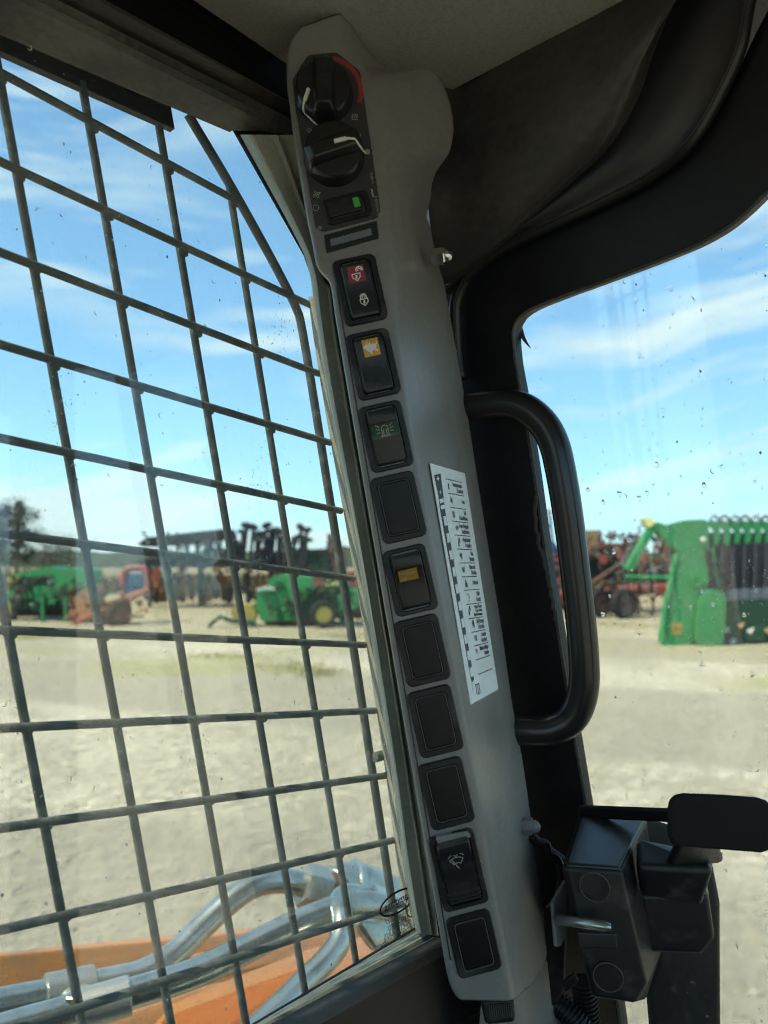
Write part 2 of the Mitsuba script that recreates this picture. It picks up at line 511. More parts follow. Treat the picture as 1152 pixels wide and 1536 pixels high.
djo = PchipInterpolator(np.arange(len(jg)), ong([(p[0] + 11, p[1]) for p in jgi], -.0025))(np.linspace(0, len(jg) - 1, 160))
dj = PchipInterpolator(np.arange(len(jg)), JG)(np.linspace(0, len(jg) - 1, 160))
do = PchipInterpolator(np.arange(len(jg)), JO)(np.linspace(0, len(jg) - 1, 160))
wob = (meshkit.fbm(do * 30, 2, 4) - .5)[:, None] * .0012
pg, po = dense0(jgi), dense0(jo)
rings = [ong(pg * (1 - t) + po * t, off) + wob * (t > .3) for t, off in ((0, .001), (.03, .004), (.13, .036), (.18, .0425), (.24, .0445), (.60, .0455), (.70, .0485), (.735, .0485), (.76, .0445), (1, .052))]
m = loft(rings, caps=False, closed=False)
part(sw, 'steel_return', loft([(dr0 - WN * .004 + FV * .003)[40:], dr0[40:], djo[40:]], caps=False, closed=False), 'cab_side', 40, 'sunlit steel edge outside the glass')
part(sw, 'front_seal', m, 'jamb', 40, 'dusty grey seal down the front edge')
part(sw, 'seal_lip', tube(smooth_path(JO + WN * .002 + RV * .002, 80), .0022, 8), 'rubber', True)
part(sw, 'pillar_recess', strip(JO - WN * .001, ong([(x + 34, y - 6) for x, y in jo], .022), 2), 'matte_black', True)
# steel side of the cab round the opening, closing the corners
oq = [(topL[0], topL[1] + 2), (350, 190), (453, 386), (464, 424), (470, 470), (482, 552), (501, 664), (520, 768), (555, 967), (585, 1165), (606, 1318), (630, 1404), (600, 1424), (botL[0], botL[1] + 14)]
B2 = np.stack([FV, UP_], 1)
def onplane_poly(P, off):
    X = np.linalg.lstsq(B2, (P - (GLASS0 + WN * off)).T, rcond=None)[0].T
    return X
A0 = ong(oq, -.005)
X0 = onplane_poly(A0, -.005)
xm, xM, ym, yM = X0[:, 0].min(), X0[:, 0].max(), X0[:, 1].min(), X0[:, 1].max()
ring = sbox(xm - .02, ym - .10, xM + .04, yM + .12).difference(Polygon(X0).buffer(0))
pm_ = poly_mesh(ring, .002)
part(sw, 'outer_steel', trimesh.Trimesh(GLASS0 - WN * .005 + pm_.vertices[:, :2] @ np.array([FV, UP_]) - pm_.vertices[:, 2:] * WN, pm_.faces, process=False), 'matte_black', False)
# bottom seal and sill
bo = [(660, 1405), ext((660, 1405), (395, 1545), 3.2)]
bg_ = [(620, 1396), ext((620, 1396), (389, 1534), 3.4)]
BG, BO = ong(bg_, 0.), ong(bo, .050)
BGs, BOs = BG[0] + (BG[1] - BG[0]) * np.linspace(0, 1, 60)[:, None], BO[0] + (BO[1] - BO[0]) * np.linspace(0, 1, 60)[:, None]
part(sw, 'sill', loft([BGs - np.array([0, 0, .004]), BGs, BGs * .9 + BOs * .1 + [0, 0, .001], BGs * .3 + BOs * .7 + [0, 0, .0015], BGs * .26 + BOs * .74 - [0, 0, .0015], BOs], caps=False, closed=False), 'jamb', 40, 'sunlit dusty sill seal')
part(sw, 'glass_edge', tube([BG[0] + WN * .002, BG[1] + WN * .002], .003, 8), 'rubber', True)
# header of the window, between glass and ceiling
L0 = [(-700, ) ]
lines = [([(348, 196), ext((348, 196), (0, 47), 2.2)], 'g', 0.), ([(437, 203), ext((437, 203), (42, 8), 1.9)], 'g', .030), ([(436, 178), ext((436, 178), (100, 8), 1.9)], 'g', .034), ([(431, 150), ext((431, 150), (158, 0), 1.9)], 'g', .046)]
HL = [ong(l, o) for l, _, o in lines]
topc = np.array([c2 + [0, 0, .004], c2 + dl * 1.2 + [0, 0, .004]])
mk = lambda a, n=50: a[0] + (a[1] - a[0]) * np.linspace(0, 1, n)[:, None]
h0, h1, h2, h3, h4 = [mk(a) for a in (*HL, topc)]
part(sw, 'top_seal', loft([h0 - WN * .003, h0, h0 * .55 + h1 * .45 + WN * .004, h0 * .45 + h1 * .55 + WN * .002, h1], caps=False, closed=False), 'frame_dusty', 40, 'dark dusty top seal')
rb = thing('roof_beam', 'dark roof beam between the side window and the headliner', 'beam')
part(rb, 'lower_bead', loft([h1, h1 * .8 + h2 * .2 + WN * .004, h1 * .5 + h2 * .5 + WN * .001, h1 * .25 + h2 * .75 + WN * .004, h2], caps=False, closed=False), 'frame_dusty', 30)
part(rb, 'beam_face', loft([h2, h2 * .5 + h3 * .5 + WN * .006, h3], caps=False, closed=False), 'trim_dark', 40)
part(rb, 'shadow_gap', loft([h3, h3 * .5 + h4 * .5 - RV * .02 + [0, 0, .02], h4 + [0, 0, .012]], caps=False, closed=False), 'matte_black', 40)
# rain spots, dust and scratches on the glass
rng = random.Random(3)
sp, fl = [], []
gpoly = Polygon([(a, b) for a, b in gl_px])
ico = trimesh.creation.icosphere(subdivisions=1)
def on_glass(n, poly, fn_on, N, O, size, rng, tall=1.0):
    out = []
    x0, y0, x1, y1 = poly.bounds
    x0, y0, x1, y1 = max(x0, -40), max(y0, -40), min(x1, 1200), min(y1, 1580)
    u = nrm(np.cross(N, UP_)); v = np.cross(N, u)
    while len(out) < n:
        p = (rng.uniform(x0, x1), rng.uniform(y0, y1))
        if not poly.contains(Point(p)):
            continue
        out.append((fn_on(p), u, v, size(rng)))
    return out
def fleck(c, u, v, N, s, rng):
    kind = rng.random()
    if kind < .45:                                      # curved dried rim of a drop
        a0 = rng.uniform(0, 6.28); w = rng.uniform(1.2, 3.6)
        t = np.linspace(a0, a0 + w, 7)
        P = [c + s * (math.cos(x) * u + 1.2 * math.sin(x) * v) + N * .0003 for x in t]
        return tube(P, np.sin(np.linspace(.25, 2.9, 7)) * s * .17 + .00004, 4)
    k = 6
    rad = [s * rng.uniform(.15, .75) for _ in range(k)]
    a = np.linspace(0, 2 * np.pi, k, endpoint=False)
    P = np.array([c + rad[i] * (math.cos(a[i]) * u + 1.5 * math.sin(a[i]) * v) + N * .0003 for i in range(k)])
    return trimesh.Trimesh(np.vstack([P, c + N * .0005]), [[i, (i + 1) % k, k] for i in range(k)], process=False)
size_small = lambda r: .00035 + .0012 * r.random() ** 3
fl, gr_ = [], []
for c, u, v, s in on_glass(470, gpoly, ong, WN, GLASS0, size_small, rng):
    (fl if rng.random() < .55 else gr_).append(fleck(c, u, v, WN, s, rng))
for q in range(7):                                      # dense splashes
    px, py = rng.choice([(420, 500), (400, 720), (150, 850), (380, 850), (470, 480), (90, 610), (300, 1130), (230, 300)])
    for _ in range(40):
        p = (rng.gauss(px, 16), rng.gauss(py, 26))
        if gpoly.contains(Point(p)):
            u = nrm(np.cross(WN, UP_)); v = np.cross(WN, u)
            (fl if rng.random() < .4 else gr_).append(fleck(ong(p), u, v, WN, .0003 + .0006 * rng.random(), rng))
part(sw, 'dust_specks', cat_(*fl), 'fleck', False, kind='stuff')
part(sw, 'grime_specks', cat_(*gr_), 'grime', False, kind='stuff')
# maker's mark, printed on the outside and so seen mirrored
u_ = nrm(ong((640, 1322)) - ong((590, 1350))); v_ = nrm(ong((604, 1320)) - ong((616, 1392)))
def mark(px, w):
    return px
def etched(geom_mesh, p, ang=0, sx=1.):
    M = frame(ong(p, .0008), -u_ * sx, v_, WN)
    mm = geom_mesh.copy()
    mm.vertices[:, 2] *= .1
    return put(mm, M)
s_px = np.linalg.norm(ong((640, 1340)) - ong((600, 1340))) / 40
def mtext(t, px, h_px, w_px):
    m = meshkit.text_mesh(t, h_px * s_px, .0004, t == 'carnglass')
    b = m.bounds
    m.apply_translation([-(b[0, 0] + b[1, 0]) / 2, -(b[0, 1] + b[1, 1]) / 2, 0])
    m.vertices[:, 0] *= w_px * s_px / (b[1, 0] - b[0, 0])
    return etched(m, px)
def mring(px, rx, ry, w):
    g = affinity.scale(Point(0, 0).buffer(1, 24), rx * s_px, ry * s_px).difference(affinity.scale(Point(0, 0).buffer(1, 24), (rx - w) * s_px, (ry - w) * s_px))
    return etched(poly_mesh(g, .0004), px)
part(sw, 'etched_marking', cat_(mtext('carnglass', (597, 1353), 6.5, 36), mring((597, 1353), 25, 10.5, 2.0), mring((615, 1361), 6, 10, 1.2), mtext('E', (617, 1360), 9, 5), mtext('9', (611, 1363), 4, 3),
     mtext('43R-000027', (596, 1374), 5, 32), mtext('TEMPERED', (598, 1384), 5, 28), mtext('SAFETY GLASS', (597, 1394), 5, 38), mtext('DOT050 AS-2 M36', (597, 1405), 5, 46)),
     'etch', False, 'black mirrored safety glass marking in the lower corner')

# ------------------------------------------------------------------ panel below the sill
P0_, P1_ = BO[0], BO[1]
lp = thing('lower_side_panel', 'dusty black metal panel below the window sill', 'panel')
ps = mk(np.array([P0_ + WN * .002 + (P0_ - P1_) * .10, P1_ + WN * .002]), 30)
dn_ = np.array([0, 0, -1.0])
part(lp, 'edge_lip', loft([ps - WN * .004, ps + WN * .008, ps + WN * .010 + dn_ * .006], caps=False, closed=False), 'frame_dusty', 40)
part(lp, 'upper_board', loft([ps + WN * .009 + dn_ * .005, ps + WN * .010 + dn_ * .060], caps=False, closed=False), 'black_metal', 40)
part(lp, 'seam', loft([ps + WN * .010 + dn_ * .060, ps + WN * .004 + dn_ * .0615, ps + WN * .012 + dn_ * .063], caps=False, closed=False), 'frame_dusty', False)
part(lp, 'lower_board', loft([ps + WN * .012 + dn_ * .063, ps + WN * .014 + dn_ * .62], caps=False, closed=False), 'black_metal', 40)

# ------------------------------------------------------------------ steel guard outside the side window
wg = thing('window_guard', 'welded steel mesh guard outside the side window', 'window guard')
gpt = lambda i, j, off=0.: W0 + WA * i + WB * j - WN * off
RB = .0027
ends = {0: 3.07, 1: 4.10, 2: 4.06, 3: 4.07, 4: 4.07, 5: 4.10, 6: 4.12, 7: 4.13, 8: 4.14, 9: 4.10, 10: 4.05}
for j in range(0, 12):
    e = ends.get(j, 3.4)
    part(wg, 'horizontal_bar', tube(smooth_path([gpt(-7, j), gpt(0, j), gpt(e, j)], 12), RB, 10), 'guard_steel', 40)
for i in range(-7, 4):
    top = -.5 if i < 3 else -.22
    part(wg, 'vertical_bar', tube(smooth_path([gpt(i, top, .0055), gpt(i, 5, .0055), gpt(i, 11.6, .0055)], 12), RB, 10), 'guard_steel', 40)
fr = chaikin(np.array([gpt(2.55, -.95, .009), gpt(3.2, -.15, .009), gpt(3.98, 1.0, .009), gpt(4.03, 1.35, .009), gpt(4.03, 3.5, .009), gpt(4.03, 6, .009), gpt(4.01, 8, .009), gpt(3.98, 10.5, .009), gpt(3.95, 11.6, .009)]), 2)
part(wg, 'frame_bar', tube(fr, .0036, 10), 'guard_steel', 40, 'bent bar that closes the mesh at the front')
wr = random.Random(2)
part(wg, 'weld_beads', cat_(*[put(trimesh.creation.icosphere(1, 1.), frame(gpt(i + wr.uniform(-.02, .02), j + wr.uniform(.02, .055), .0028), nrm(WA) * wr.uniform(.0030, .0044), nrm(WB) * wr.uniform(.0022, .0032), WN * .0030)) for i in range(-7, 4) for j in range(0, 12)]), 'guard_steel', True, kind='stuff')
t0, t1 = gpt(-7, .04, .004), gpt(2.16, -.55, .004)
tt = np.array([gpt(-7, 1.6, .004), gpt(0.02, -.29, .004), gpt(2.2, -.55, .004)])
stp = mk(np.array([gpt(2.22, -.57, .004), gpt(2.22, -.57, .004) + (gpt(-.0, -.29, .004) - gpt(2.22, -.57, .004)) * 4.0]), 6)
part(wg, 'top_strip', loft([np.array([a, a - WB * .62, a - WB * .62 - WN * .006, a - WN * .006]) for a in stp]), 'black_metal', False, 'flat black strip along the top of the guard')
hk = at((579, 1140), .655)
part(wg, 'hook', tube([gpt(4.0, 7.72, .003), gpt(4.18, 7.70, .003)], .0042, 10), 'guard_steel', 40)

# ------------------------------------------------------------------ switch console on the front pillar
LX = lambda y: 494 + (y - 421) * .1695
RXr = lambda y: 625 + (y - 694) * .1815
st = [((447, 44), (500, 24), (516, 20)), ((433, 66), (512, 34), (531, 42)), ((429, 95), (524, 68), (556, 78)), ((430, 125), (534, 100), (592, 107)), ((434, 155), (543, 130), (643, 101)),
      ((438, 190), (551, 165), (673, 137)), ((443, 225), (558, 200), (684, 190)), ((448, 255), (565, 230), (678, 226)), ((454, 290), (573, 262), (655, 262)), ((461, 330), (580, 300), (649, 285)),
      ((468, 362), (586, 338), (655, 330)), ((475, 396), (590, 378), (662, 388))]
for yl, yb in ((421, 418), (480, 478), (600, 595), (720, 715), (840, 835), (950, 955), (1040, 1050), (1140, 1155), (1240, 1265), (1335, 1368)):
    xb = np.interp(yb, [418, 478, 595, 715, 835, 960, 1060, 1160, 1270, 1370], [667, 678, 699, 718, 737, 757, 771, 789, 804, 818])
    yr = yl - 12 + (yl > 1100) * 6
    st.append(((LX(yl), yl), (max(RXr(yr), 588 if yl < 470 else 0, 594 if yl < 500 else 0), yr), (xb, yb)))
st += [((662, 1410), (757, 1415), (822, 1425)), ((669, 1452), (764, 1458), (818, 1448)), ((677, 1484), (769, 1485), (808, 1462)), ((686, 1499), (770, 1500), (800, 1472))]
st = np.array(st, float)
Lp, Rp, Bp = onf(st[:, 0]), onf(st[:, 1]), onr(st[:, 2])
zb_ = (Bp - CAM) @ FWD
zlim = np.interp(np.arange(len(st)), [0, 3, 7, 9, 12], [.53, .545, .555, .585, .70])
Bp = at(st[:, 2], np.minimum(zb_, zlim))
ti = np.arange(len(st)); tt_ = np.linspace(0, len(st) - 1, 170)
Li, Ri, Bi = (PchipInterpolator(ti, q)(tt_) for q in (Lp, Rp, Bp))


def bez(a, b, c, n=7):
    t = np.linspace(0, 1, n)[:, None]
    return a * (1 - t) ** 2 + 2 * b * t * (1 - t) + c * t * t


rings = []
for k in range(len(Li)):
    l, r, b = Li[k], Ri[k], Bi[k]
    topf = max(0, 1 - tt_[k] / 12.)
    back = -NF * .035 + Wd * .004
    w_ = np.linalg.norm(r - l)
    rl = min(.004, w_ * .2); rrr = min(.006 + .010 * topf, w_ * .35)
    side = nrm(b - r)
    p = [l + back, *bez(l - NF * rl * 1.2, l, l + nrm(r - l) * rl), *bez(r - nrm(r - l) * rrr, r, r + side * min(rrr, np.linalg.norm(b - r) * .45)),
         b - side * .006, *bez(b - side * .004, b, b - NR * .006 + side * .001, 4), b - NR * .03 - side * .004]
    rings.append(np.array(p))
r0c = rings[0].mean(0)
rings = [r0c + (rings[0] - r0c) * .4 + UP_ * .004 - NF * .012, r0c + (rings[0] - r0c) * .85 + UP_ * .003 - NF * .003] + rings
re = rings[-1]; rc = re.mean(0)
rings += [rc + (re - rc) * .97 - UP_ * .0022 - NF * .002, rc + (re - rc) * .8 - UP_ * .0032 - NF * .008]
con = thing('switch_console', 'long grey switch console down the front pillar with dials and rocker switches', 'control panel')
part(con, 'housing', loft(rings), 'console_grey', 50)


def F(mesh):
    return put(mesh, MF)


def fpoly(pts, rad=.0, z0=0., z1=.001):
    g = Polygon(loc(pts))
    if rad:
        g = g.buffer(-rad).buffer(rad, 6)
    m = poly_mesh(g, z1 - z0)
    m.apply_translation([0, 0, z0])
    return F(m)


def ficon(geom, p, ang=0, z=.0012, t=.0003, sc=1.):
    g = affinity.rotate(geom, ang, origin=(0, 0))
    m = poly_mesh(affinity.scale(g, sc, sc, origin=(0, 0)), t)
    x, y = loc(p)
    m.apply_translation([x, y, z])
    return F(m)


MM = .001
part(con, 'dial_plate', fpoly([(439, 121), (443, 160), (475, 351), (572, 326), (556, 216), (540, 108), (505, 80), (462, 84)], .006, -.001, .0012), 'dark_grey', False, 'black printed plate under the two dials')
snow = strokes([[(0, 0), (2.0 * math.cos(a), 2.0 * math.sin(a))] for a in np.radians(range(0, 360, 45))], .35).difference(Point(0, 0).buffer(1.0)).union(Point(0, 0).buffer(1.25).difference(Point(0, 0).buffer(.9)))
heat = strokes([[(x, -1.4), (x - .5, -.5), (x + .5, .6), (x, 1.6)] for x in (-1.4, 0, 1.4)] + [[(-2, -2.2), (2, -2.0)]], .4)
fan = unary_union([affinity.rotate(affinity.translate(affinity.scale(Point(0, 0).buffer(1), .8, 1.2), 0, 1.5), a, origin=(0, 0)).difference(affinity.rotate(affinity.translate(affinity.scale(Point(0, 0).buffer(1), .45, .8), 0, 1.5), a, origin=(0, 0))) for a in (20, 110, 200, 290)])
sc3 = lambda g: affinity.scale(g, MM, MM, origin=(0, 0))
part(con, 'snowflake_print', ficon(sc3(snow), (464, 197), 0, sc=.9), 'dim_print', False)
part(con, 'heat_print', ficon(sc3(heat), (532, 176), -8), 'dim_print', False)
part(con, 'fan_print', ficon(sc3(fan), (475, 293), 0, sc=1.0), 'dim_print', False)
part(con, 'circle_print', ficon(sc3(Point(0, 0).buffer(2.0).difference(Point(0, 0).buffer(1.7))), (474, 313)), 'dim_print', False)
part(con, 'frost_print', ficon(sc3(snow), (480, 343), 0, sc=.7), 'dim_print', False)


def ftext(t, p0, p1, h):
    m = meshkit.text_mesh(t, h, .0003)
    a, b = loc(p0), loc(p1)
    d = nrm(b - a)
    w = m.bounds[1, 0] - m.bounds[0, 0]
    m.vertices[:, 0] = (m.vertices[:, 0] - m.bounds[0, 0]) * np.linalg.norm(b - a) / w
    m.apply_transform(np.array([[d[0], -d[1], 0, a[0]], [d[1], d[0], 0, a[1]], [0, 0, 1, .0012], [0, 0, 0, 1]]))
    return F(m)


part(con, 'part_number', cat_(ftext('84347258 A', (570, 325), (565, 295), .0017), ftext('U 002', (561, 276), (558, 260), .0015), fpoly([(556, 285), (558.5, 284.6), (561, 296), (558.5, 297)], 0, .001, .0015)), 'dim_print', False)
xy1, xy2 = loc((486, 145)), loc((501, 237))
px_m = np.linalg.norm(loc((590, 700)) - loc((591, 700)))
ringarc = lambda r0, r1, a0, a1: Polygon(arc(0, 0, r1, a0, a1, 24) + arc(0, 0, r0, a1, a0, 24))
loc_at = lambda g, xy, z, t=.0003: F((lambda m: (m.apply_translation([xy[0], xy[1], z]), m)[1])(poly_mesh(g, t)))
xyr = loc((492, 138))
part(con, 'warm_arc', loc_at(ringarc(46 * px_m, 52.5 * px_m, -30, 74), xyr, .0012), 'red_print', False, 'red arc for warm')
part(con, 'cool_arc', loc_at(ringarc(45 * px_m, 50 * px_m, 178, 236), xyr, .0012), 'blue_print', False, 'dark blue arc for cool')


def dial(xy, R, grip_ang, label, ptr_px, dots=()):
    k = part(con, 'dial', None or F((lambda m: (m.apply_translation([xy[0], xy[1], 0]), m)[1])(
        loft([np.array([[r * math.cos(a), r * math.sin(a), z] for a in np.linspace(0, 2 * np.pi, 40, endpoint=False)]) for r, z in ((R * 1.03, .001), (R * 1.03, .0025), (R, .004), (R * .985, .0100), (R * .955, .0120), (R * .90, .0132), (R * .6, .0140))]))), 'knob_black', 40, label)
    ca, sa = math.cos(grip_ang), math.sin(grip_ang)
    L = R * .93
    pts = []
    for s in (-1, 1):
        for wd, z, ln in ((.0052, .009, L * .92), (.0042, .0150, L * .88), (.0030, .0176, L * .74)):
            for sd in (-1, 1):
                x, y = s * ln, sd * wd
                pts.append([xy[0] + ca * x - sa * y, xy[1] + sa * x + ca * y, z])
    g = hull(pts, .0026, 16)
    part(k, 'grip', F(g), 'knob_black', 45)
    return g.triangles


t1_ = dial(xy1, 42.5 * px_m, math.radians(81), 'upper round dial with its grip turned upright', None)
t2_ = dial(xy2, 44 * px_m, math.radians(10), 'lower round dial with its grip turned level', None)
d1, d2 = con + '__dial', con + '__dial_001'


def top_z(tri, xy, R, c):
    """height of the dial's surface over the console face at local xy"""
    a, b, d = tri[:, 0, :2], tri[:, 1, :2], tri[:, 2, :2]
    det = (b[:, 1] - d[:, 1]) * (a[:, 0] - d[:, 0]) + (d[:, 0] - b[:, 0]) * (a[:, 1] - d[:, 1])
    det = np.where(np.abs(det) < 1e-14, 1e-14, det)
    l1 = ((b[:, 1] - d[:, 1]) * (xy[0] - d[:, 0]) + (d[:, 0] - b[:, 0]) * (xy[1] - d[:, 1])) / det
    l2 = ((d[:, 1] - a[:, 1]) * (xy[0] - d[:, 0]) + (a[:, 0] - d[:, 0]) * (xy[1] - d[:, 1])) / det
    ok = (l1 > -.01) & (l2 > -.01) & (l1 + l2 < 1.01)
    z = (l1 * tri[:, 0, 2] + l2 * tri[:, 1, 2] + (1 - l1 - l2) * tri[:, 2, 2])[ok]
    r = np.hypot(xy[0] - c[0], xy[1] - c[1]) / R
    base = np.interp(r, [0, .6, .90, .955, .985, 1.0, 1.03, 1.04], [.0140, .0140, .0132, .0120, .0100, .004, .0025, .0012])
    return max([base, *z]) if len(z) else base


def pointer(parent, tri, c, R, segs):
    ms = []
    for pts, w0, w1 in segs:
        P = []
        for t in np.linspace(0, 1, 14):
            q = smooth_path(np.array(pts, float), 14)[int(round(t * 13))]
            z = .012
            for _ in range(6):
                z = .5 * z + .5 * top_z(tri, loc(tuple(q), z), R, c)
            P.append(onf(tuple(q), z + .0001))
        ms.append(tube(np.array(P), np.linspace(w0, w1, len(P)), 8))
    part(parent, 'pointer', cat_(*ms), 'white_print', 40, 'white pointer line')


pointer(d1, t1_, xy1, 42.5 * px_m, [([(463, 133), (457, 151)], .0013, .0013), ([(457, 151), (455, 164), (463, 175), (475, 187)], .0007, .0005)])
pointer(d2, t2_, xy2, 44 * px_m, [([(501, 212), (519, 207.5)], .0014, .0014), ([(519, 207.5), (531, 208), (539, 218), (548, 230)], .0008, .0005)])
part(con, 'speed_dots', cat_(loc_at(Point(0, 0).buffer(3.4 * px_m), loc((538, 205)), .0012), loc_at(Point(0, 0).buffer(4.2 * px_m), loc((551, 229)), .0012), loc_at(strokes([[tuple(loc((539, 212)) - loc((540, 214))), tuple(loc((544, 222)) - loc((540, 214)))]], .0005), loc((540, 214)), .0012)), 'dim_print', False, 'pale dots that mark the fan speeds')

# rockers
def rocker_mesh(w, h, prof, bev=.0008):
    """prof: (y, z) pairs from the top edge down, in metres"""
    pr = np.array(prof, float)
    n = len(pr)
    cy, cz = pr[:, 1].mean(), 0
    rings = []
    for x, s in ((-w / 2, 1), (-w / 2 + bev, 0), (w / 2 - bev, 0), (w / 2, 1)):
        y = pr[:, 0] * (1 - s * bev * 1.2 / (h / 2))
        z = pr[:, 1] - s * bev * (pr[:, 1] > .0011)
        top = np.stack([np.full(n, x), y, z], -1)
        rings.append(np.vstack([top, [[x, y[-1], -.001], [x, y[0], -.001]]]))
    return loft(rings)


PR_IN = [(.0180, .0012), (.0172, .0036), (.0150, .0044), (.006, .0036), (0, .0032), (-.008, .0036), (-.0155, .0046), (-.0172, .0040), (-.0180, .0012)]
PR_UP = [(.0175, .0012), (.0172, .0068), (.0150, .0082), (.0098, .0080), (.0082, .0072), (.0015, .0044), (-.006, .0030), (-.0155, .0024), (-.0170, .0020), (-.0178, .0010)]
prof_z = lambda prof: (lambda y: np.interp(y, [q[0] for q in prof][::-1], [q[1] for q in prof][::-1]))


def drape(geom, prof, t=.00025):
    m = poly_mesh(geom, t)
    for _ in range(2):
        m = m.subdivide()
    m.vertices[:, 2] += prof_z(prof)(m.vertices[:, 1]) + .00005
    return m


padl = lambda opened: unary_union([Polygon([(-1.7, .4), (1.7, .4), (1.7, -1), (0, -2.6), (-1.7, -1)]).buffer(.1).difference(Polygon([(-1.7, .4), (1.7, .4), (1.7, -1), (0, -2.6), (-1.7, -1)]).buffer(-.25)),
    strokes([[(0, -.5), (0, -1.4)]], .7), strokes([arc(1.6, 1.6, 1.3, -10, 190) if opened else [(-1.2, .5)] + arc(0, 1.3, 1.2, 180, 0) + [(1.2, .5)]], .5), strokes([arc(1.6, 1.6, .6, -10, 190) if opened else [(-.5, .7)] + arc(0, 1.3, .5, 180, 0) + [(.5, .7)]], .35)])
hare = unary_union([affinity.rotate(affinity.scale(Point(0, 0).buffer(1), 2.4, 1.35), 18, origin=(0, 0)), affinity.translate(affinity.scale(Point(0, 0).buffer(1), 1.0, .85), -2.3, .6), Polygon([(-2.4, 1.2), (-1.2, 2.9), (-.9, 2.7), (-1.8, .9)]), Polygon([(-1.9, 1.0), (-.3, 2.4), (0, 2.1), (-1.3, .6)]),
    Polygon([(-1.5, -.6), (-.6, -2.9), (.1, -2.8), (-.4, -.6)]), Polygon([(1.0, -.3), (2.9, -1.5), (2.6, -2.1), (.4, -1.0)]), Polygon([(1.8, .8), (2.7, 2.2), (3.1, 1.9), (2.4, .6)])])
beacon = strokes([[(-1.2, -1.7), (-1.2, .6)] + arc(0, .6, 1.2, 180, 0) + [(1.2, .6), (1.2, -1.7)], [(-.6, -1.7), (-.6, .4)], [(.5, -1.7), (.5, .4)], [(-1.8, -2.0), (1.8, -2.0)]] + [[(s * 2.0, y), (s * 3.1, y + dy)] for s in (-1, 1) for y, dy in ((1.4, .9), (.5, .3), (-.4, -.2))], .33)
bucket = strokes([[(-3.4, 1.5), (-.8, .1), (-.2, 1.6), (-3.0, 1.4)], [(-.8, .1), (3.2, .5)], [(-3, -2.2), (-3, -.9), (-2, -1.7)], [(-1.2, -.8), (-2, -1.5), (-1.2, -2.2)], [(-1.6, -1.5), (-1.0, -1.5)]], .3).union(sbox(.2, .25, 3.3, .75))
wiper = strokes([arc(0, -1.6, 4.0, 128, 52) + [(1.3, -.4)] + arc(0, -1.6, 1.7, 45, 135) + [(-2.5, 1.55)], [(.4, -2.4), (-1.6, 1.5)]] + [arc(-1.1, 2.3, 1.2, 20, 70, 4), arc(1.1, 2.3, 1.2, 110, 160, 4), arc(-1.4, 2.2, 1.5, 100, 160, 4), arc(1.4, 2.2, 1.5, 20, 80, 4)], .32)


def cell(p, ang=0):
    x, y = loc(p)
    c, s = math.cos(ang), math.sin(ang)
    return MF @ np.array([[c, -s, 0, x], [s, c, 0, y], [0, 0, 1, 0], [0, 0, 0, 1.0]])


def switch(p, label, prof, lens=None, lens_box=None, icons=(), w=.0285, h=.0435):
    M = cell(p, math.radians(3))
    k = part(con, 'rocker_switch', put(rframe(w, h, .004, w * .70, h * .87, .0028, -.001, .0022, -.001), M), 'black_plastic', 40, label)
    hs = h * .84 / .036
    pr = [(a * hs, b) for a, b in prof]
    wr = w * .66
    part(k, 'rocker', put(rocker_mesh(wr, h * .84, pr), M), 'black_switch', 40)
    if lens:
        x0, y0, x1, y1 = lens_box
        part(k, 'lens', put(drape(sbox(x0 * MM, y0 * MM, x1 * MM, y1 * MM), pr, .0003), M), lens, False)
    for g, dx, dy, s, mt in icons:
        m = drape(affinity.translate(affinity.scale(g, s * MM, s * MM, origin=(0, 0)), dx * MM, dy * MM), pr, .0006)
        part(k, 'symbol', put(m, M), mt, False)
    return k


switch((540, 436), 'rocker switch with a red open padlock lens', PR_IN, 'red_lens', (-5.6, 4.5, 5.2, 15), [(padl(True), -.6, 9.4, 1.6, 'white_print'), (padl(False), .8, -7.4, 1.55, 'white_print')])
switch((560, 547), 'rocker switch with an amber running hare lens', PR_IN, 'amber_lens', (-4.6, 4.8, 6.0, 16), [(hare, .8, 10.2, 1.5, 'white_print')])
switch((579, 655), 'rocker switch with a beacon lamp on dark green', PR_UP, 'dark_green', (-9, -1, 9, 8), [(beacon, -.2, 3.6, 1.75, 'dim_print')])
switch((615.5, 870), 'rocker switch with a brown amber bucket lens', PR_UP, 'brown_lens', (-7.2, .3, 5.2, 7.8), [(bucket, -1.0, 4.2, 1.45, 'dim_print')])


def blank(p, label, w=.0292, h=.0435):
    M = cell(p, math.radians(3))
    k = part(con, 'blanking_plate', put(rframe(w, h, .004, w * .70, h * .80, .0026, -.001, .0022, .0006), M), 'black_plastic', 40, label)
    part(k, 'insert', put(pill(w * .655, h * .765, .0024, -.001, .0020, .0007), M), 'blank_black', 40)
    part(k, 'rim', put(rframe(w * .70, h * .80, .0026, w * .66, h * .77, .0022, .0004, .0026, .0004, .0003), M), 'worn_edge', 40)


blank((597.5, 761), 'blank switch plate between the beacon and bucket switches')
blank((633.5, 975), 'blank switch plate right under the bucket switch')
blank((653, 1081), 'middle one of the three blank plates below the bucket switch')
blank((669.5, 1189), 'blank switch plate right above the wiper switch')
blank((710.5, 1414), 'lowest blank switch plate at the foot of the console', h=.0400)
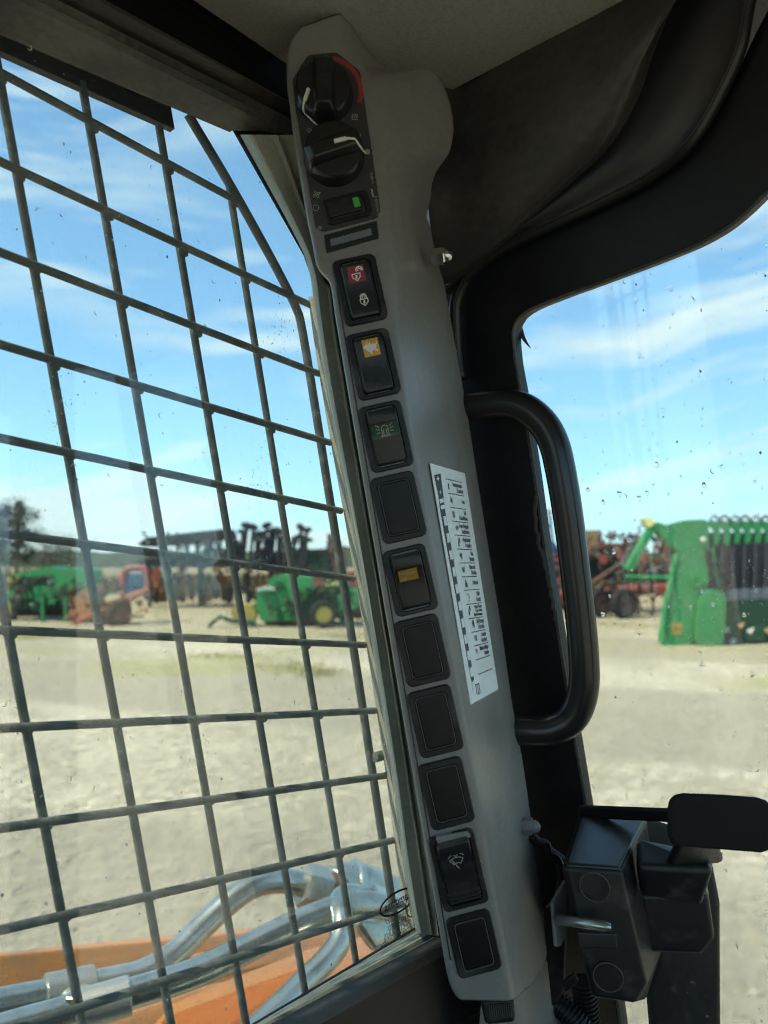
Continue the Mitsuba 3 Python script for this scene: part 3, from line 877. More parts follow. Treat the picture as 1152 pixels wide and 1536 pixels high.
# wiper switch: taller frame, ribbed rocker
M = cell((687, 1303), math.radians(3))
k = part(con, 'rocker_switch', put(rframe(.0300, .0490, .0035, .0225, .0430, .003, -.001, .0034, -.001), M), 'black_plastic', 40, 'tall wiper rocker switch with ribs along its lower end')
PW = [(.0212, .0012), (.0208, .0068), (.0190, .0090), (.0145, .0086), (.0120, .0072), (.004, .0050), (-.006, .0036), (-.0125, .0034)]
for q in range(3):
    y = -.0132 - q * .0024
    PW += [(y, .0034), (y - .0002, .0046), (y - .0014, .0046), (y - .0016, .0034)]
PW += [(-.0205, .0030), (-.0212, .0010)]
part(k, 'rocker', put(rocker_mesh(.0212, .0424, PW), M), 'black_switch', 25)
part(k, 'symbol', put(drape(affinity.translate(affinity.scale(wiper, 1.75 * MM, 1.75 * MM, origin=(0, 0)), 0, .0065), PW, .0004), M), 'dim_print', False)
part(con, 'top_ledge', fpoly([(652, 1252), (700, 1243), (706, 1252), (656, 1262)], .001, -.001, .0040), 'console_grey', False)
# air conditioning rocker
aa_, bb_ = loc((489, 321)), loc((557, 304))
an = math.atan2((bb_ - aa_)[1], (bb_ - aa_)[0])
M = cell((521, 313.5), an)
k = part(con, 'rocker_switch', put(rframe(34.5 * px_m * 2, 19.5 * px_m * 2, .003, 52 * px_m, 25 * px_m, .0015, -.001, .0030, -.001), M), 'black_plastic', 40, 'sideways air conditioning rocker switch with a lit green window')
part(k, 'rocker', put(pill(50 * px_m, 23 * px_m, .0012, -.001, .0036), cell((517, 312), an)), 'black_switch', 40)
part(k, 'lens', put(pill(9.5 * px_m, 15 * px_m, .0008, .003, .0041, .0003), cell((534.5, 306.5), an)), 'green_lens', 40)
# slot below
part(con, 'slot_frame', fpoly([(486, 354), (565, 332), (568, 358), (490, 380)], .0006, -.001, .0012), 'black_switch', False, 'sunk black slot below the dial plate')
part(con, 'slot_insert', fpoly([(495, 361), (556, 344), (558, 354), (497, 371)], .0004, .0005, .0022), 'steel_grey', False)
# raised border left of the switches
ed = np.array([onf((LX(y) + 9, y), .0003) for y in np.linspace(430, 1440, 40)])
part(con, 'panel_seam', tube(ed, .0005, 6), 'dark_grey', True)

# ------------------------------------------------------------------ information sticker on the console's side
sx_ = onr([(644, 695), (696, 710), (746.5, 1034), (705, 1057)])
st_k = thing('information_sticker', 'white sticker listing the switch functions on the grey console side', 'sticker')
grid_ = (lambda n: [sx_[0] * (1 - t) + sx_[3] * t for t in np.linspace(0, 1, n)])(2)
part(st_k, 'sheet', trimesh.Trimesh(np.vstack([sx_ + NR * .0006, sx_ + NR * .0001]), [[0, 1, 2], [0, 2, 3], [0, 4, 5], [0, 5, 1], [1, 5, 6], [1, 6, 2], [2, 6, 7], [2, 7, 3], [3, 7, 4], [3, 4, 0]], process=False), 'sticker', False)


def srow(p0, p1, h_px):
    """local frame of a sticker row that runs from pixel p0 to p1"""
    a, b = onr(p0, .0008), onr(p1, .0008)
    x = nrm(b - a)
    return a, x, np.linalg.norm(b - a)


def stext(t, p0, p1, h):
    a, x, w = srow(p0, p1, h)
    m = meshkit.text_mesh(t, h, .0002, False)
    m.vertices[:, 0] = (m.vertices[:, 0] - m.bounds[0, 0]) / (m.bounds[1, 0] - m.bounds[0, 0]) * w
    return put(m, frame(a, x, UP_, NR))


zz = lambda x, y: (620 + x / 3.94, 680 + y / 3.94)
lines_ = [((190, 150), (285, 172)), ((205, 235), (298, 253)), ((217, 318), (310, 332)), ((230, 400), (323, 412)), ((245, 483), (335, 490)), ((258, 566), (348, 570)), ((272, 648), (362, 648)), ((287, 730), (375, 727)), ((300, 810), (388, 803)), ((315, 893), (402, 883)), ((328, 977), (412, 965)), ((343, 1058), (425, 1042)), ((357, 1140), (440, 1117)), ((370, 1222), (452, 1193)), ((385, 1307), (465, 1272))]
part(st_k, 'rules', cat_(*[tube([onr(zz(*a), .0007), onr(zz(*b), .0007)], .00035, 5) for a, b in lines_]), 'ink', False)
texts = [['Temperature', 'Control'], ['Fan'], ['Air', 'Condition'], ['Turn Signal', 'Indicator'], ['Hydraulic', 'Coupler'], ['Two', 'Speed'], ['Beacon/', 'Strobe'], ['Hazard'], ['Self', 'Level'], ['High Flow', 'Low Flow', 'High Performance'], ['AUX Front', 'Electric'], ['Loader', 'Lockout'], ['Window Wiper', 'Washer']]
tm = []
for q, tx in enumerate(texts):
    (ax, ay), (bx, by) = lines_[q]
    (ax2, ay2), (bx2, by2) = lines_[q + 1]
    n = len(tx)
    for z_, t in enumerate(tx):
        f = (z_ + .82) / n if n > 1 else .62
        f = .10 + f * .82
        wd = min(1., len(t) / 11.)
        e0 = 1.0 - wd * .62
        pa = (ax + (bx - ax) * e0 + (ax2 - ax) * f, ay + (by - ay) * e0 + (ay2 - ay + ((by2 - by) - (ay2 - ay)) * e0) * f)
        pb = (bx + (bx2 - bx) * f - 1, by + (by2 - by) * f)
        tm.append(stext(t, zz(*pa), zz(*pb), (.0030 if n < 3 else .0021)))
part(st_k, 'lettering', cat_(*tm), 'ink', False)


def sicon(g, x, y, s):
    a = onr(zz(x, y), .0007)
    x_ = nrm(onr(zz(x + 20, y)) - onr(zz(x, y)))
    return put(poly_mesh(affinity.scale(g, s * MM, s * MM, origin=(0, 0)), .0002), frame(a, RX, UP_, NR))


ther = strokes([[(-.8, -2.5), (-.8, 2.2), (.8, 2.2), (.8, -2.5), (-.8, -2.5)], [(0, -2), (0, 1)]], .5)
arrows = strokes([[(-3, 0), (-1, 1.6), (-1, -1.6), (-3, 0)], [(3, 0), (1, 1.6), (1, -1.6), (3, 0)]], .5)
coup = strokes([[(-1.5, -2.5), (-1.5, 0), (-.5, 0), (-.5, -2.5), (-1.5, -2.5)], [(.6, 2.5), (.6, .2), (1.8, .2), (1.8, 2.5)], [(-.8, 1), (.2, 1.5)]], .5)
tri = strokes([[(-2, -2), (2, -2), (0, 2.6), (-2, -2)], [(-1, -1.4), (1, -1.4), (0, .8), (-1, -1.4)]], .5)
lev = strokes([[(-2, 2), (.8, 1.4), (1.6, -.6), (0, -1)], [(-2, -2.6), (1, -2.6)]], .5)
bolt = Polygon([(-2, -1), (-.8, .4), (-1.2, .4), (-.2, 2), (-.9, .8), (-.4, .8)]).buffer(.2).union(strokes([[(.8, -2), (.8, 2), (2, 2), (2, -2), (.8, -2)]], .5))
shld = strokes([[(-1.5, 2), (2.2, 2), (1.2, -1.6), (.2, -1.6), (-1.5, 2)], [(-2.6, 2), (-2.6, -2)]], .6)
book = strokes([[(-2.2, 2.2), (0, 1.7), (2.2, 2.2), (2.2, -2.2), (0, -2.6), (-2.2, -2.2), (-2.2, 2.2)], [(0, 1.7), (0, -2.6)]], .4)
ic = [(ther, 208, 195, .85), (affinity.scale(fan, 1.1, 1.1), 225, 278, .9), (snow.union(snow.buffer(.1)), 238, 362, 1.2), (arrows, 258, 440, .9), (coup, 270, 525, 1.2), (hare, 282, 605, .9), (beacon.buffer(.1), 296, 688, .85), (tri, 312, 770, 1.1), (lev, 326, 850, 1.1), (coup, 332, 930, 1.2), (bolt, 352, 1010, 1.2), (shld, 370, 1092, .9), (wiper.buffer(.1), 375, 1175, .6), (book, 381, 1390, 1.5)]
part(st_k, 'symbols', cat_(*[sicon(*a) for a in ic]), 'ink', False)
blk = [(123, 128), (160, 120), (188, 345), (358, 1338), (345, 1355), (160, 345), (148, 250)]
bpl = onr([zz(*a) for a in blk], .0007)
def rpoly(pts, off):
    o = onr([zz(*a) for a in pts], off)
    X = np.stack([(o - R0) @ RX, (o - R0) @ UP_], -1)
    m = poly_mesh(Polygon(X), .0002)
    sh = np.array([RX, UP_, NR])
    return trimesh.Trimesh(R0 + NR * off + m.vertices[:, :1] * 0 + (m.vertices @ np.array([RX, UP_, NR])), m.faces, process=False)
# RX and UP are not quite square to each other: solve for the oblique coordinates
def rpoly(pts, off):
    o = onr([zz(*a) for a in pts], off) - R0 - NR * off
    B = np.stack([RX, UP_], 1)
    X = np.linalg.lstsq(B, o.T, rcond=None)[0].T
    m = poly_mesh(Polygon(X), .0002)
    return trimesh.Trimesh(R0 + NR * off + m.vertices @ np.array([RX, UP_, NR]), m.faces, process=False)
part(st_k, 'switch_column', rpoly(blk, .0007), 'ink', False, 'black column that shows the switch order')
wb = [rpoly([(154, 272), (176, 266), (181, 288), (158, 296)], .0010), rpoly([(160, 310), (182, 303), (187, 325), (164, 332)], .0010), rpoly([(137, 148), (150, 146), (150, 152), (138, 154)], .0010), rpoly([(142, 138), (147, 138), (148, 160), (143, 160)], .0010), rpoly([(155, 222), (160, 220), (162, 238), (157, 240)], .0010)]
for q in range(11):
    y = 375 + q * 100.5 - (q > 6) * 4 * (q - 6)
    x = 176 + (y - 375) * .1735
    wb.append(rpoly([(x, y), (x + 14, y - 6), (x + 23, y + 48), (x + 9, y + 54)], .0010))
part(st_k, 'window_marks', cat_(*wb), 'sticker', False)

# ------------------------------------------------------------------ cap nuts on the console edge
def cap_nut(p, d_px, label, bs, zc):
    Z = .585
    s = Z / FOC
    k = thing('cap_nut', label, 'nut', None)
    c = at(p, zc)
    ax = nrm(c2w(np.array([[.95, -.02, -.25]]))[0])
    u = nrm(np.cross(ax, UP_)); v = np.cross(ax, u)
    M = frame(c, u, v, ax)
    hexr = d_px * s * .62
    hx = loft([np.array([[r * math.cos(a), r * math.sin(a), z] for a in np.linspace(0, 2 * np.pi, 6, endpoint=False)]) for r, z in ((hexr, -.004), (hexr, .0045), (hexr * .9, .0055))])
    part(k, 'hex_base', put(hx, M), bs, False)
    dm = loft([np.array([[hexr * .80 * math.cos(t) * math.cos(a), hexr * .80 * math.cos(t) * math.sin(a), .005 + hexr * 1.0 * math.sin(t)] for a in np.linspace(0, 2 * np.pi, 16, endpoint=False)]) for t in np.linspace(0, 1.45, 7)])
    part(k, 'dome', put(dm, M), bs, True)


cap_nut((657, 385), 20, 'shiny chrome domed nut on the console edge near the top', 'chrome', .560)
cap_nut((788, 1239), 20, 'dull grey domed nut on the console edge near the bottom', 'bare_grey', .575)

# ------------------------------------------------------------------ grab handle
hp = [((676, 614), .625), ((720, 607), .612), ((765, 603), .600), ((800, 618), .592), ((830, 655), .586), ((844, 720), .583), ((856, 800), .582), ((868, 900), .582), ((876, 980), .583), ((877, 1035), .585), ((862, 1078), .589), ((830, 1096), .594), ((790, 1096), .600), ((740, 1090), .612)]
hpts = np.array([at(p, z) for p, z in hp])
hs_ = smooth_path(chaikin(hpts, 2), 90)
gh = thing('grab_handle', 'black plastic coated grab handle beside the console', 'handle')
part(gh, 'grip_tube', tube(hs_, np.interp(np.linspace(0, 1, 90), [0, .2, .5, .8, 1], [.0112, .0118, .0112, .0116, .0118]), 24), 'black_tube', True)
part(gh, 'mould_seam', tube(hs_ + c2w(np.array([[.35, 0, -.94]]))[0] * .0113 * np.clip(np.sin(np.linspace(0, np.pi, 90)) * 3, 0, 1)[:, None], .0005, 6), 'rubber', True)

# ------------------------------------------------------------------ door
dk = thing('cab_door', 'black framed front door with rain spotted glass beside the console', 'door')
inner = [(1700, -160), (1400, 90), (1250, 203), (1152, 287), (1120, 318), (1090, 342), (1050, 365), (1000, 386), (900, 424), (830, 450), (797, 464), (778, 478), (770, 498), (772, 530), (782, 590), (800, 700), (821, 850), (838, 950), (855, 1060), (868, 1140), (879, 1207), (905, 1360), (925, 1490), (940, 1600), (960, 1720)]
outer = [(1640, -420), (1330, -190), (1200, -60), (1140, 40), (1106, 110), (1075, 160), (1040, 205), (985, 250), (900, 292), (830, 325), (770, 350), (722, 378), (690, 415), (676, 470), (676, 540), (680, 620), (690, 740), (706, 860), (722, 970), (738, 1080), (750, 1160), (762, 1230), (786, 1380), (800, 1500), (820, 1620), (840, 1720)]
n_ = 200
def dense(px, n=n_):
    p = np.array(px, float)
    t = np.r_[0, np.cumsum(np.linalg.norm(np.diff(p, axis=0), axis=1))]
    return PchipInterpolator(t, p)(np.linspace(0, t[-1], n))
di, do_ = dense(inner), dense(outer)
# pair outer points with inner ones by arc share of matched anchors
I3, O3 = ond(di), ond(do_)
fr_ = loft([I3 - DN * .012, I3 - DN * .001, I3 * .985 + O3 * .015 + DN * .002, I3 * .6 + O3 * .4 + DN * .003, I3 * .12 + O3 * .88 + DN * .004, O3 + DN * .001, O3 - DN * .015], caps=False, closed=False)
part(dk, 'door_frame', fr_, 'black_metal', 40)
edge_px = di.copy()
part(dk, 'glass_bead', tube(I3 + DN * .0006, .0016, 6), 'frame_dusty', True, 'worn lighter edge along the glass')
gpx = [*inner, (1900, 1720), (1900, -160)]
gd = ond(gpx, -.006)
gdc = ond((1300, 900), -.006)
pm = np.array([g + nrm(g - gdc) * .006 for g in gd])
mD = trimesh.Trimesh(np.vstack([pm, gdc]), [[i, (i + 1) % len(pm), len(pm)] for i in range(len(pm))], process=False)
part(dk, 'glass_pane', mD, 'pane', False, 'clear glass dotted with rain spots')
# right part of the frame, out of the picture
part(dk, 'hinge_stile', strip(ond([(1900, -160), (1900, 1720)]), ond([(2100, -160), (2100, 1720)])), 'black_metal', False)
seal_px = [(1300, -260), (1160, -110), (1120, 0), (1107, 67), (1075, 142), (1031, 213), (973, 262), (907, 297), (818, 339), (755, 370), (717, 396), (694, 425), (683, 462), (684, 510), (692, 570)]
sp3 = ond(dense(seal_px, 120), .012)
part(dk, 'door_seal', tube(sp3, .0058, 12), 'trim_gloss', True, 'glossy black bulb seal round the door opening')
part(dk, 'seal_highlight_lip', tube(ond(dense(seal_px, 120) + [-1.5, -2.5], .0185), .0011, 8), 'rubber', True)
flap = [at((772, 484), .625), at((779, 492), .622), at((785, 506), .618), at((796, 522), .612)]
part(dk, 'torn_flap', tube(smooth_path(flap, 12), np.linspace(.0035, .0003, 12), 8), 'rubber', True, 'torn curl of rubber at the glass corner')
nick = [(803, 744), (806, 800), (812, 830), (820, 858), (829, 905), (833, 930)]
part(dk, 'torn_edge', tube(ond(dense(nick, 30), .003) + (np.random.default_rng(5).random((30, 1)) - .5) * .0022 * DR, .0016, 6), 'frame_dusty', False, 'frayed edge strip half way down the glass')
# rain spots on the door glass
dpoly = Polygon([(a, b) for a, b in inner] + [(1160, 1720), (1160, -160)]).buffer(0).intersection(sbox(760, 280, 1156, 1540)).buffer(-3)
rd = random.Random(8)
ond_g = lambda p: ond(p, -.0055)
dr_, df_, dg_ = [], [], []
def drop(c, u, v, N, s, rng):
    m = ico.copy()
    a = 1 + .5 * rng.random()
    V = m.vertices * [s, s * a, s * .45]
    V[:, 2] = np.maximum(V[:, 2], 0)
    V[:, :2] *= 1 + .25 * np.sin(3 * np.arctan2(V[:, 1:2], V[:, :1]) + rng.uniform(0, 6))
    m.vertices = c + V @ np.array([u, v, N])
    return m
for c, u, v, s in on_glass(150, dpoly, ond_g, DN, D0, lambda r: .0005 + .0016 * r.random() ** 2.2, rd):
    dr_.append(drop(c, u, v, DN, s, rd))
for c, u, v, s in on_glass(180, dpoly, ond_g, DN, D0, lambda r: .0004 + .0013 * r.random() ** 2.5, rd):
    (df_ if rd.random() < .4 else dg_).append(fleck(c, u, v, DN, s, rd))
low = dpoly.intersection(sbox(1000, 760, 1156, 980))
for c, u, v, s in on_glass(190, low, ond_g, DN, D0, lambda r: .0003 + .0008 * r.random() ** 2, rd):
    df_.append(fleck(c, u, v, DN, s, rd))
part(dk, 'rain_drops', cat_(*dr_), 'water', True, kind='stuff')
part(dk, 'dust_specks', cat_(*df_), 'fleck', False, kind='stuff')
part(dk, 'grime_specks', cat_(*dg_), 'grime', False, kind='stuff')
# horizontal bar and paddle
b0, b1 = ond([(872, 1217), (1060, 1225)], .02)
part(dk, 'cross_bar', hull([b0 + UP_ * .003, b0 - UP_ * .003, b1 + UP_ * .003, b1 - UP_ * .003], .002), 'black_metal', 40)
pd = thing('release_paddle', 'flat black rounded paddle sticking out above the door latch', 'paddle')
pp = [at(p, .47) for p in [(1006, 1216), (1009, 1203), (1015, 1197), (1025, 1195), (1080, 1197), (1134, 1201), (1146, 1205), (1154, 1213), (1157, 1224), (1155, 1260), (1150, 1270), (1140, 1273), (1020, 1264), (1011, 1261), (1007, 1252)]]
part(pd, 'plate', hull(pp, .0022, 12), 'paddle_black', 40)
part(pd, 'stem', hull([at((1060, 1250), .48), at((1075, 1285), .53), at((1030, 1250), .48), at((1010, 1290), .53)], .004), 'black_metal', 40)

# ------------------------------------------------------------------ dark trim between headliner and door
tt1 = thing('corner_trim', 'brown black moulded trim between headliner and door', 'trim panel')
up_px = [(640, 128), (680, 135), (740, 103), (800, 70), (860, 38), (930, 0), (1010, -44), (1100, -95), (1200, -150)]
lo_px = [(664, 424), (676, 418), (735, 373), (787, 329), (853, 271), (907, 218), (951, 142), (978, 62), (1004, 0)]
U3 = onc(dense(up_px, 60)) + [0, 0, .001]
L3 = ond(dense(lo_px, 60), .030)
mid = (U3 + L3) / 2 + DN * .012
part(tt1, 'upper_shell', loft([U3 + [0, 0, .01], U3, U3 * .7 + mid * .3 + DN * .004, mid, L3 * .6 + mid * .4 + DN * .005, L3 * .93 + mid * .07 + DN * .004, L3, L3 - DN * .008], caps=False, closed=False), 'trim_dark', 50)
lo2_px = [(662, 440), (682, 430), (729, 383), (818, 338), (907, 296), (973, 261), (1031, 212), (1075, 141), (1107, 66), (1120, 0), (1150, -100)]
L2 = ond(dense(lo2_px, 60), .016)
L3b = ond(dense(lo_px + [(1040, -100)], 60), .024)
L3b[:8] = L3b[:8] - DN * .006
part(tt1, 'lower_shell', loft([L3b - DN * .004, L3b - DN * .002, *[L3b * (1 - t) + L2 * t + DN * (.0045 * math.sin(t * 2.6)) for t in (.15, .3, .45, .6, .75, .9)], L2 + DN * .004, L2 - DN * .010], caps=False, closed=False), 'trim_gloss', 50, 'glossy dark lower band')
# back plate behind the console, closing the pillar
part(tt1, 'pillar_post', strip(at([(470, 60), (500, 300), (540, 620), (600, 1000), (640, 1400), (650, 1620)], .70), at([(700, 100), (715, 300), (745, 620), (800, 1000), (850, 1400), (880, 1620)], .70)), 'black_metal', False)

# ------------------------------------------------------------------ pillar foot
pc = thing('pillar_cover', 'grey moulded pillar foot under the switch console', 'pillar cover')
ring_a = at([(722, 1500), (768, 1501), (791, 1482), (808, 1460), (822, 1436), (832, 1480)], [.545, .542, .556, .575, .590, .60])
ring_b = at([(716, 1570), (768, 1570), (794, 1560), (816, 1548), (834, 1545), (848, 1556)], [.550, .548, .560, .580, .590, .60])
ring_c = ring_b - UP_ * .05
part(pc, 'shell', loft([ring_a, ring_a * .5 + ring_b * .5, ring_b, ring_c], caps=False, closed=False), 'console_grey', 60)
pl = thing('ribbed_plug', 'black ribbed cable plug under the foot of the console', 'plug')
for q in range(11):
    part(pl, 'rib', bar(at((733 + q * 3.2, 1507 - q * .2), .5105), at((736 + q * 3.1, 1529 - q * .3), .5105), .0005, 6), 'dark_grey', False)
part(pl, 'body', hull([at(p, .5145) for p in [(728, 1505), (764, 1502), (766, 1525), (733, 1528)]], .003), 'black_plastic', 40)
# corrugated hoses
def corrugated(name, label, path, r):
    P = smooth_path(path, 160)
    rr_ = r * (1 + .13 * np.sign(np.sin(np.linspace(0, 2 * np.pi * 20, 160))))
    single(name, label, 'hose', tube(P, rr_, 14), 'black_plastic', 30)
corrugated('corrugated_hose', 'black corrugated hose bending down beside the pillar foot', [at((826, 1500), .60), at((845, 1512), .595), at((862, 1530), .59), at((876, 1556), .585), at((880, 1600), .58)], .0085)
corrugated('corrugated_hose', 'straight black corrugated hose under the latch housing', [at((874, 1470), .60), at((878, 1500), .60), at((883, 1540), .60), at((888, 1600), .60)], .0085)

# ------------------------------------------------------------------ door latch
lk = thing('door_latch', 'black plastic door latch with lever at the lower door edge', 'latch')
hA = [at(p, .520) for p in [(852, 1304), (926, 1309)]] + [at(p, .515) for p in [(962, 1470), (948, 1493), (895, 1486)]]
hB = [at(p, .590) for p in [(874, 1233), (962, 1232)]] + [at(p, .575) for p in [(985, 1420), (962, 1490), (905, 1480)]]
part(lk, 'housing', hull(hA + hB, .004, 16), 'black_plastic', 40)
# smoother lid on top
part(lk, 'lid', hull([at((853, 1298), .520), at((926, 1303), .520), at((874, 1230), .586), at((962, 1229), .586)], .0025, 12), 'trim_gloss', 40, 'glossy lid on top of the housing')
part(lk, 'side_block', hull([at(p, .545) for p in [(966, 1345), (1052, 1345), (1060, 1400), (1045, 1418), (974, 1415)]] + [at(p, .60) for p in [(965, 1330), (1050, 1320), (1057, 1385), (975, 1400)]], .005, 14), 'black_plastic', 40)
lev_pts = [at(p, z) for p, z in [((966, 1272), .545), ((1058, 1290), .545), ((1043, 1345), .535), ((970, 1330), .535), ((1056, 1305), .530), ((966, 1300), .528)]]
part(lk, 'lever', hull(lev_pts, .005, 16), 'black_plastic', 45, 'smooth curved lever cover')
for p in ((892, 1331), (912, 1466)):
    c = at(p, .511)
    a = np.linspace(0, 2 * np.pi, 33)
    uu, vv = RIGHT, UP_
    part(lk, 'round_recess', tube([c + .0098 * (math.cos(t) * uu + math.sin(t) * vv) for t in a], .0006, 6, False), 'trim_dark', True)
part(lk, 'slot', hull([at(p, .513) for p in [(868, 1400), (922, 1402), (924, 1420), (870, 1418)]], .0012, 8), 'rubber', 40)
part(lk, 'back_post', hull([at((1058, 1290), .612), at((1070, 1352), .612), at((1071, 1640), .612), at((992, 1640), .612), at((978, 1480), .612), at((1010, 1390), .612)], .005, 8), 'black_metal', 30, 'wide black post behind the latch')
part(lk, 'back_plate', hull([at((960, 1228), .606), at((1060, 1262), .606), at((1056, 1330), .606), at((960, 1330), .606)], .003, 8), 'black_metal', 30)
sb = thing('striker_bolt', 'bare zinc striker bolt on a grey bracket plate beside the latch', 'bolt')
part(sb, 'pin', tube([at((838, 1380), .535), at((850, 1381), .515), at((880, 1385), .505), at((908, 1389), .500), at((916, 1390), .4995)], [.0038, .0034, .0034, .0034, .0022], 14), 'zinc', 40)
pts = [at(p, z) for p, z in [((829, 1356), .545), ((846, 1324), .560), ((851, 1386), .552), ((839, 1415), .540), ((834, 1416), .538)]]
part(sb, 'bracket_plate', hull(pts, .0018, 10), 'bare_grey', 40)
wb_ = thing('wavy_bracket', 'black wavy plastic bracket between console and latch', 'bracket')
wv = smooth_path(np.array([at(p, .585) for p in [(796, 1252), (806, 1262), (818, 1266), (822, 1282), (834, 1288), (840, 1310), (832, 1345), (818, 1362)]]), 40)
part(wb_, 'curved_rim', tube(wv, .004, 10), 'trim_gloss', True)
part(wb_, 'web', hull([at(p, .592) for p in [(800, 1260), (842, 1290), (842, 1480), (828, 1500), (812, 1380)]], .004, 8), 'black_plastic', 40)
part(wb_, 'lower_clip', hull([at(p, .575) for p in [(846, 1474), (860, 1462), (865, 1470), (850, 1484)]], .0015, 8), 'black_plastic', 40)

# ------------------------------------------------------------------ loader arm outside the window
la = thing('loader_arm', 'orange steel loader arm below the side window', 'loader arm')
def slab(pxz, thick, bsdf, name, n=None, label=None, r=.004):
    P = [at(p, z) for p, z in pxz]
    N = nrm(np.cross(P[1] - P[0], P[2] - P[0])) if n is None else n
    if N @ (CAM - P[0]) < 0:
        N = -N
    part(la, name, hull(P + [q - N * thick for q in P], r, 8), bsdf, 30, label)
# far plate whose top edge shows, then the stepped deck and the near plate
slab([((-330, 1468), .98), ((0, 1433), 1.12), ((232, 1409), 1.24), ((440, 1391), 1.38), ((640, 1376), 1.50), ((640, 1560), 1.40), ((-330, 1760), .90)], .012, 'orange', 'outer_plate')
slab([((180, 1560), .92), ((330, 1492), 1.00), ((470, 1437), 1.10), ((660, 1391), 1.26), ((700, 1420), 1.24), ((640, 1470), 1.06), ((420, 1620), .90), ((200, 1700), .86)], .010, 'orange', 'deck_plate', label='sunlit deck between the tubes')
slab([((230, 1470), 1.04), ((420, 1430), 1.20), ((520, 1405), 1.30), ((520, 1416), 1.28), ((240, 1484), 1.02)], .02, 'orange', 'stiffener')
slab([((-20, 1600), .80), ((240, 1500), .98), ((330, 1478), 1.04), ((330, 1496), 1.02), ((250, 1560), .94), ((0, 1700), .78)], .02, 'orange', 'stiffener')
slab([((250, 1530), .92), ((470, 1450), 1.06), ((480, 1470), 1.05), ((300, 1570), .90)], .01, 'orange_dark', 'lower_ledge')
def htube(label, pz, r, parent='hydraulic_tube'):
    P = smooth_path(chaikin(np.array([at(p, z) for p, z in pz]), 2), 70)
    single(parent, label, 'hydraulic tube', tube(P, r, 18), 'zinc', True)
htube('upper zinc hydraulic tube rising to the hex nut', [((-300, 1570), .68), ((0, 1505), .78), ((80, 1490), .81), ((175, 1471), .84), ((215, 1462), .855), ((260, 1435), .88), ((310, 1382), .92), ((360, 1338), .95), ((390, 1323), .965), ((425, 1319), .98), ((475, 1332), 1.0)], .0152)
htube('long middle zinc hydraulic tube running under the clamp to the fitting', [((-300, 1640), .64), ((0, 1545), .74), ((120, 1512), .78), ((200, 1489), .80), ((290, 1462), .83), ((360, 1428), .86), ((430, 1392), .89), ((490, 1367), .915), ((530, 1356), .93), ((580, 1358), .95), ((625, 1374), .965)], .0152)
htube('lower zinc hydraulic tube that loops up around the fitting', [((320, 1600), .74), ((400, 1530), .79), ((450, 1478), .83), ((495, 1436), .86), ((512, 1408), .88), ((513, 1375), .90), ((506, 1352), .925), ((520, 1341), .945), ((548, 1346), .96), ((572, 1353), .97)], .0135)
tc = thing('tube_clamp', 'zinc clamp block that holds the two hydraulic tubes', 'clamp')
cA, cB = at((66, 1492), .805), at((140, 1477), .832)
ax_ = nrm(cB - cA)
part(tc, 'upper_shell', tube([cA, cA + ax_ * .001, cB - ax_ * .001, cB], [.0175, .0200, .0200, .0185], 20), 'zinc_dull', 40)
cC, cD = at((122, 1514), .775), at((195, 1492), .795)
part(tc, 'lower_shell', tube([cC, cC + (cD - cC) * .03, cD - (cD - cC) * .03, cD], [.0175, .0192, .0192, .018], 20), 'zinc_dull', 40)
part(tc, 'web', hull([cA * .3 + cB * .7, cC * .6 + cD * .4, cA * .7 + cB * .3, cC * .9 + cD * .1], .0085, 10), 'zinc_dull', 40)
bc = at((112, 1500), .775)
part(tc, 'bolt_head', put(loft([np.array([[r * math.cos(a), r * math.sin(a), z] for a in np.linspace(0, 2 * np.pi, 6, endpoint=False)]) for r, z in ((.009, 0), (.009, .007), (.0075, .009))]), frame(bc, RIGHT, UP_, -FWD)), 'zinc', False)
hf = thing('hydraulic_fitting', 'large zinc hydraulic swivel fitting with hex nut in the window corner', 'fitting')
nA, nB = at((462, 1329), .995), at((498, 1338), 1.01)
axn = nrm(nB - nA)
un = nrm(np.cross(axn, UP_)); vn = np.cross(axn, un)
hexp = lambda r, z, o, n=6: np.array([o + axn * z + r * (math.cos(a) * un + math.sin(a) * vn) for a in np.linspace(.3, 2 * np.pi + .3, n, endpoint=False)])
part(hf, 'hex_nut', loft([hexp(.0255, -.010, nA), hexp(.0275, -.006, nA), hexp(.0275, .024, nA), hexp(.024, .028, nA)]), 'zinc_dull', False)
part(hf, 'collar', tube([nA + axn * .026, nA + axn * .034, nA + axn * .05], [.022, .024, .022], 18), 'rust', 40, 'rust stained collar')
bd = [((498, 1333), 1.03, .024), ((520, 1327), 1.05, .029), ((540, 1330), 1.06, .0305), ((570, 1341), 1.075, .0290), ((600, 1352), 1.09, .0265), ((640, 1364), 1.10, .025)]
part(hf, 'swivel_body', tube(smooth_path(np.array([at(p, z) for p, z, _ in bd]), 30), np.interp(np.linspace(0, 1, 30), np.linspace(0, 1, 6), [b[2] for b in bd]), 24), 'zinc', True)
rng_c = at((527, 1328), 1.053); axb = nrm(at((560, 1338), 1.07) - at((520, 1327), 1.05))
part(hf, 'ring', tube([rng_c - axb * .006, rng_c - axb * .004, rng_c + axb * .004, rng_c + axb * .006], [.027, .0325, .0325, .027], 24), 'zinc', 40)
n2 = at((560, 1352), .958); ax2 = nrm(at((590, 1362), .97) - n2)
un, vn, axn = nrm(np.cross(ax2, UP_)), np.cross(ax2, nrm(np.cross(ax2, UP_))), ax2
part(hf, 'small_hex_nut', loft([hexp(.0175, -.008, n2), hexp(.019, -.005, n2), hexp(.019, .018, n2), hexp(.0165, .021, n2)]), 'zinc', False)
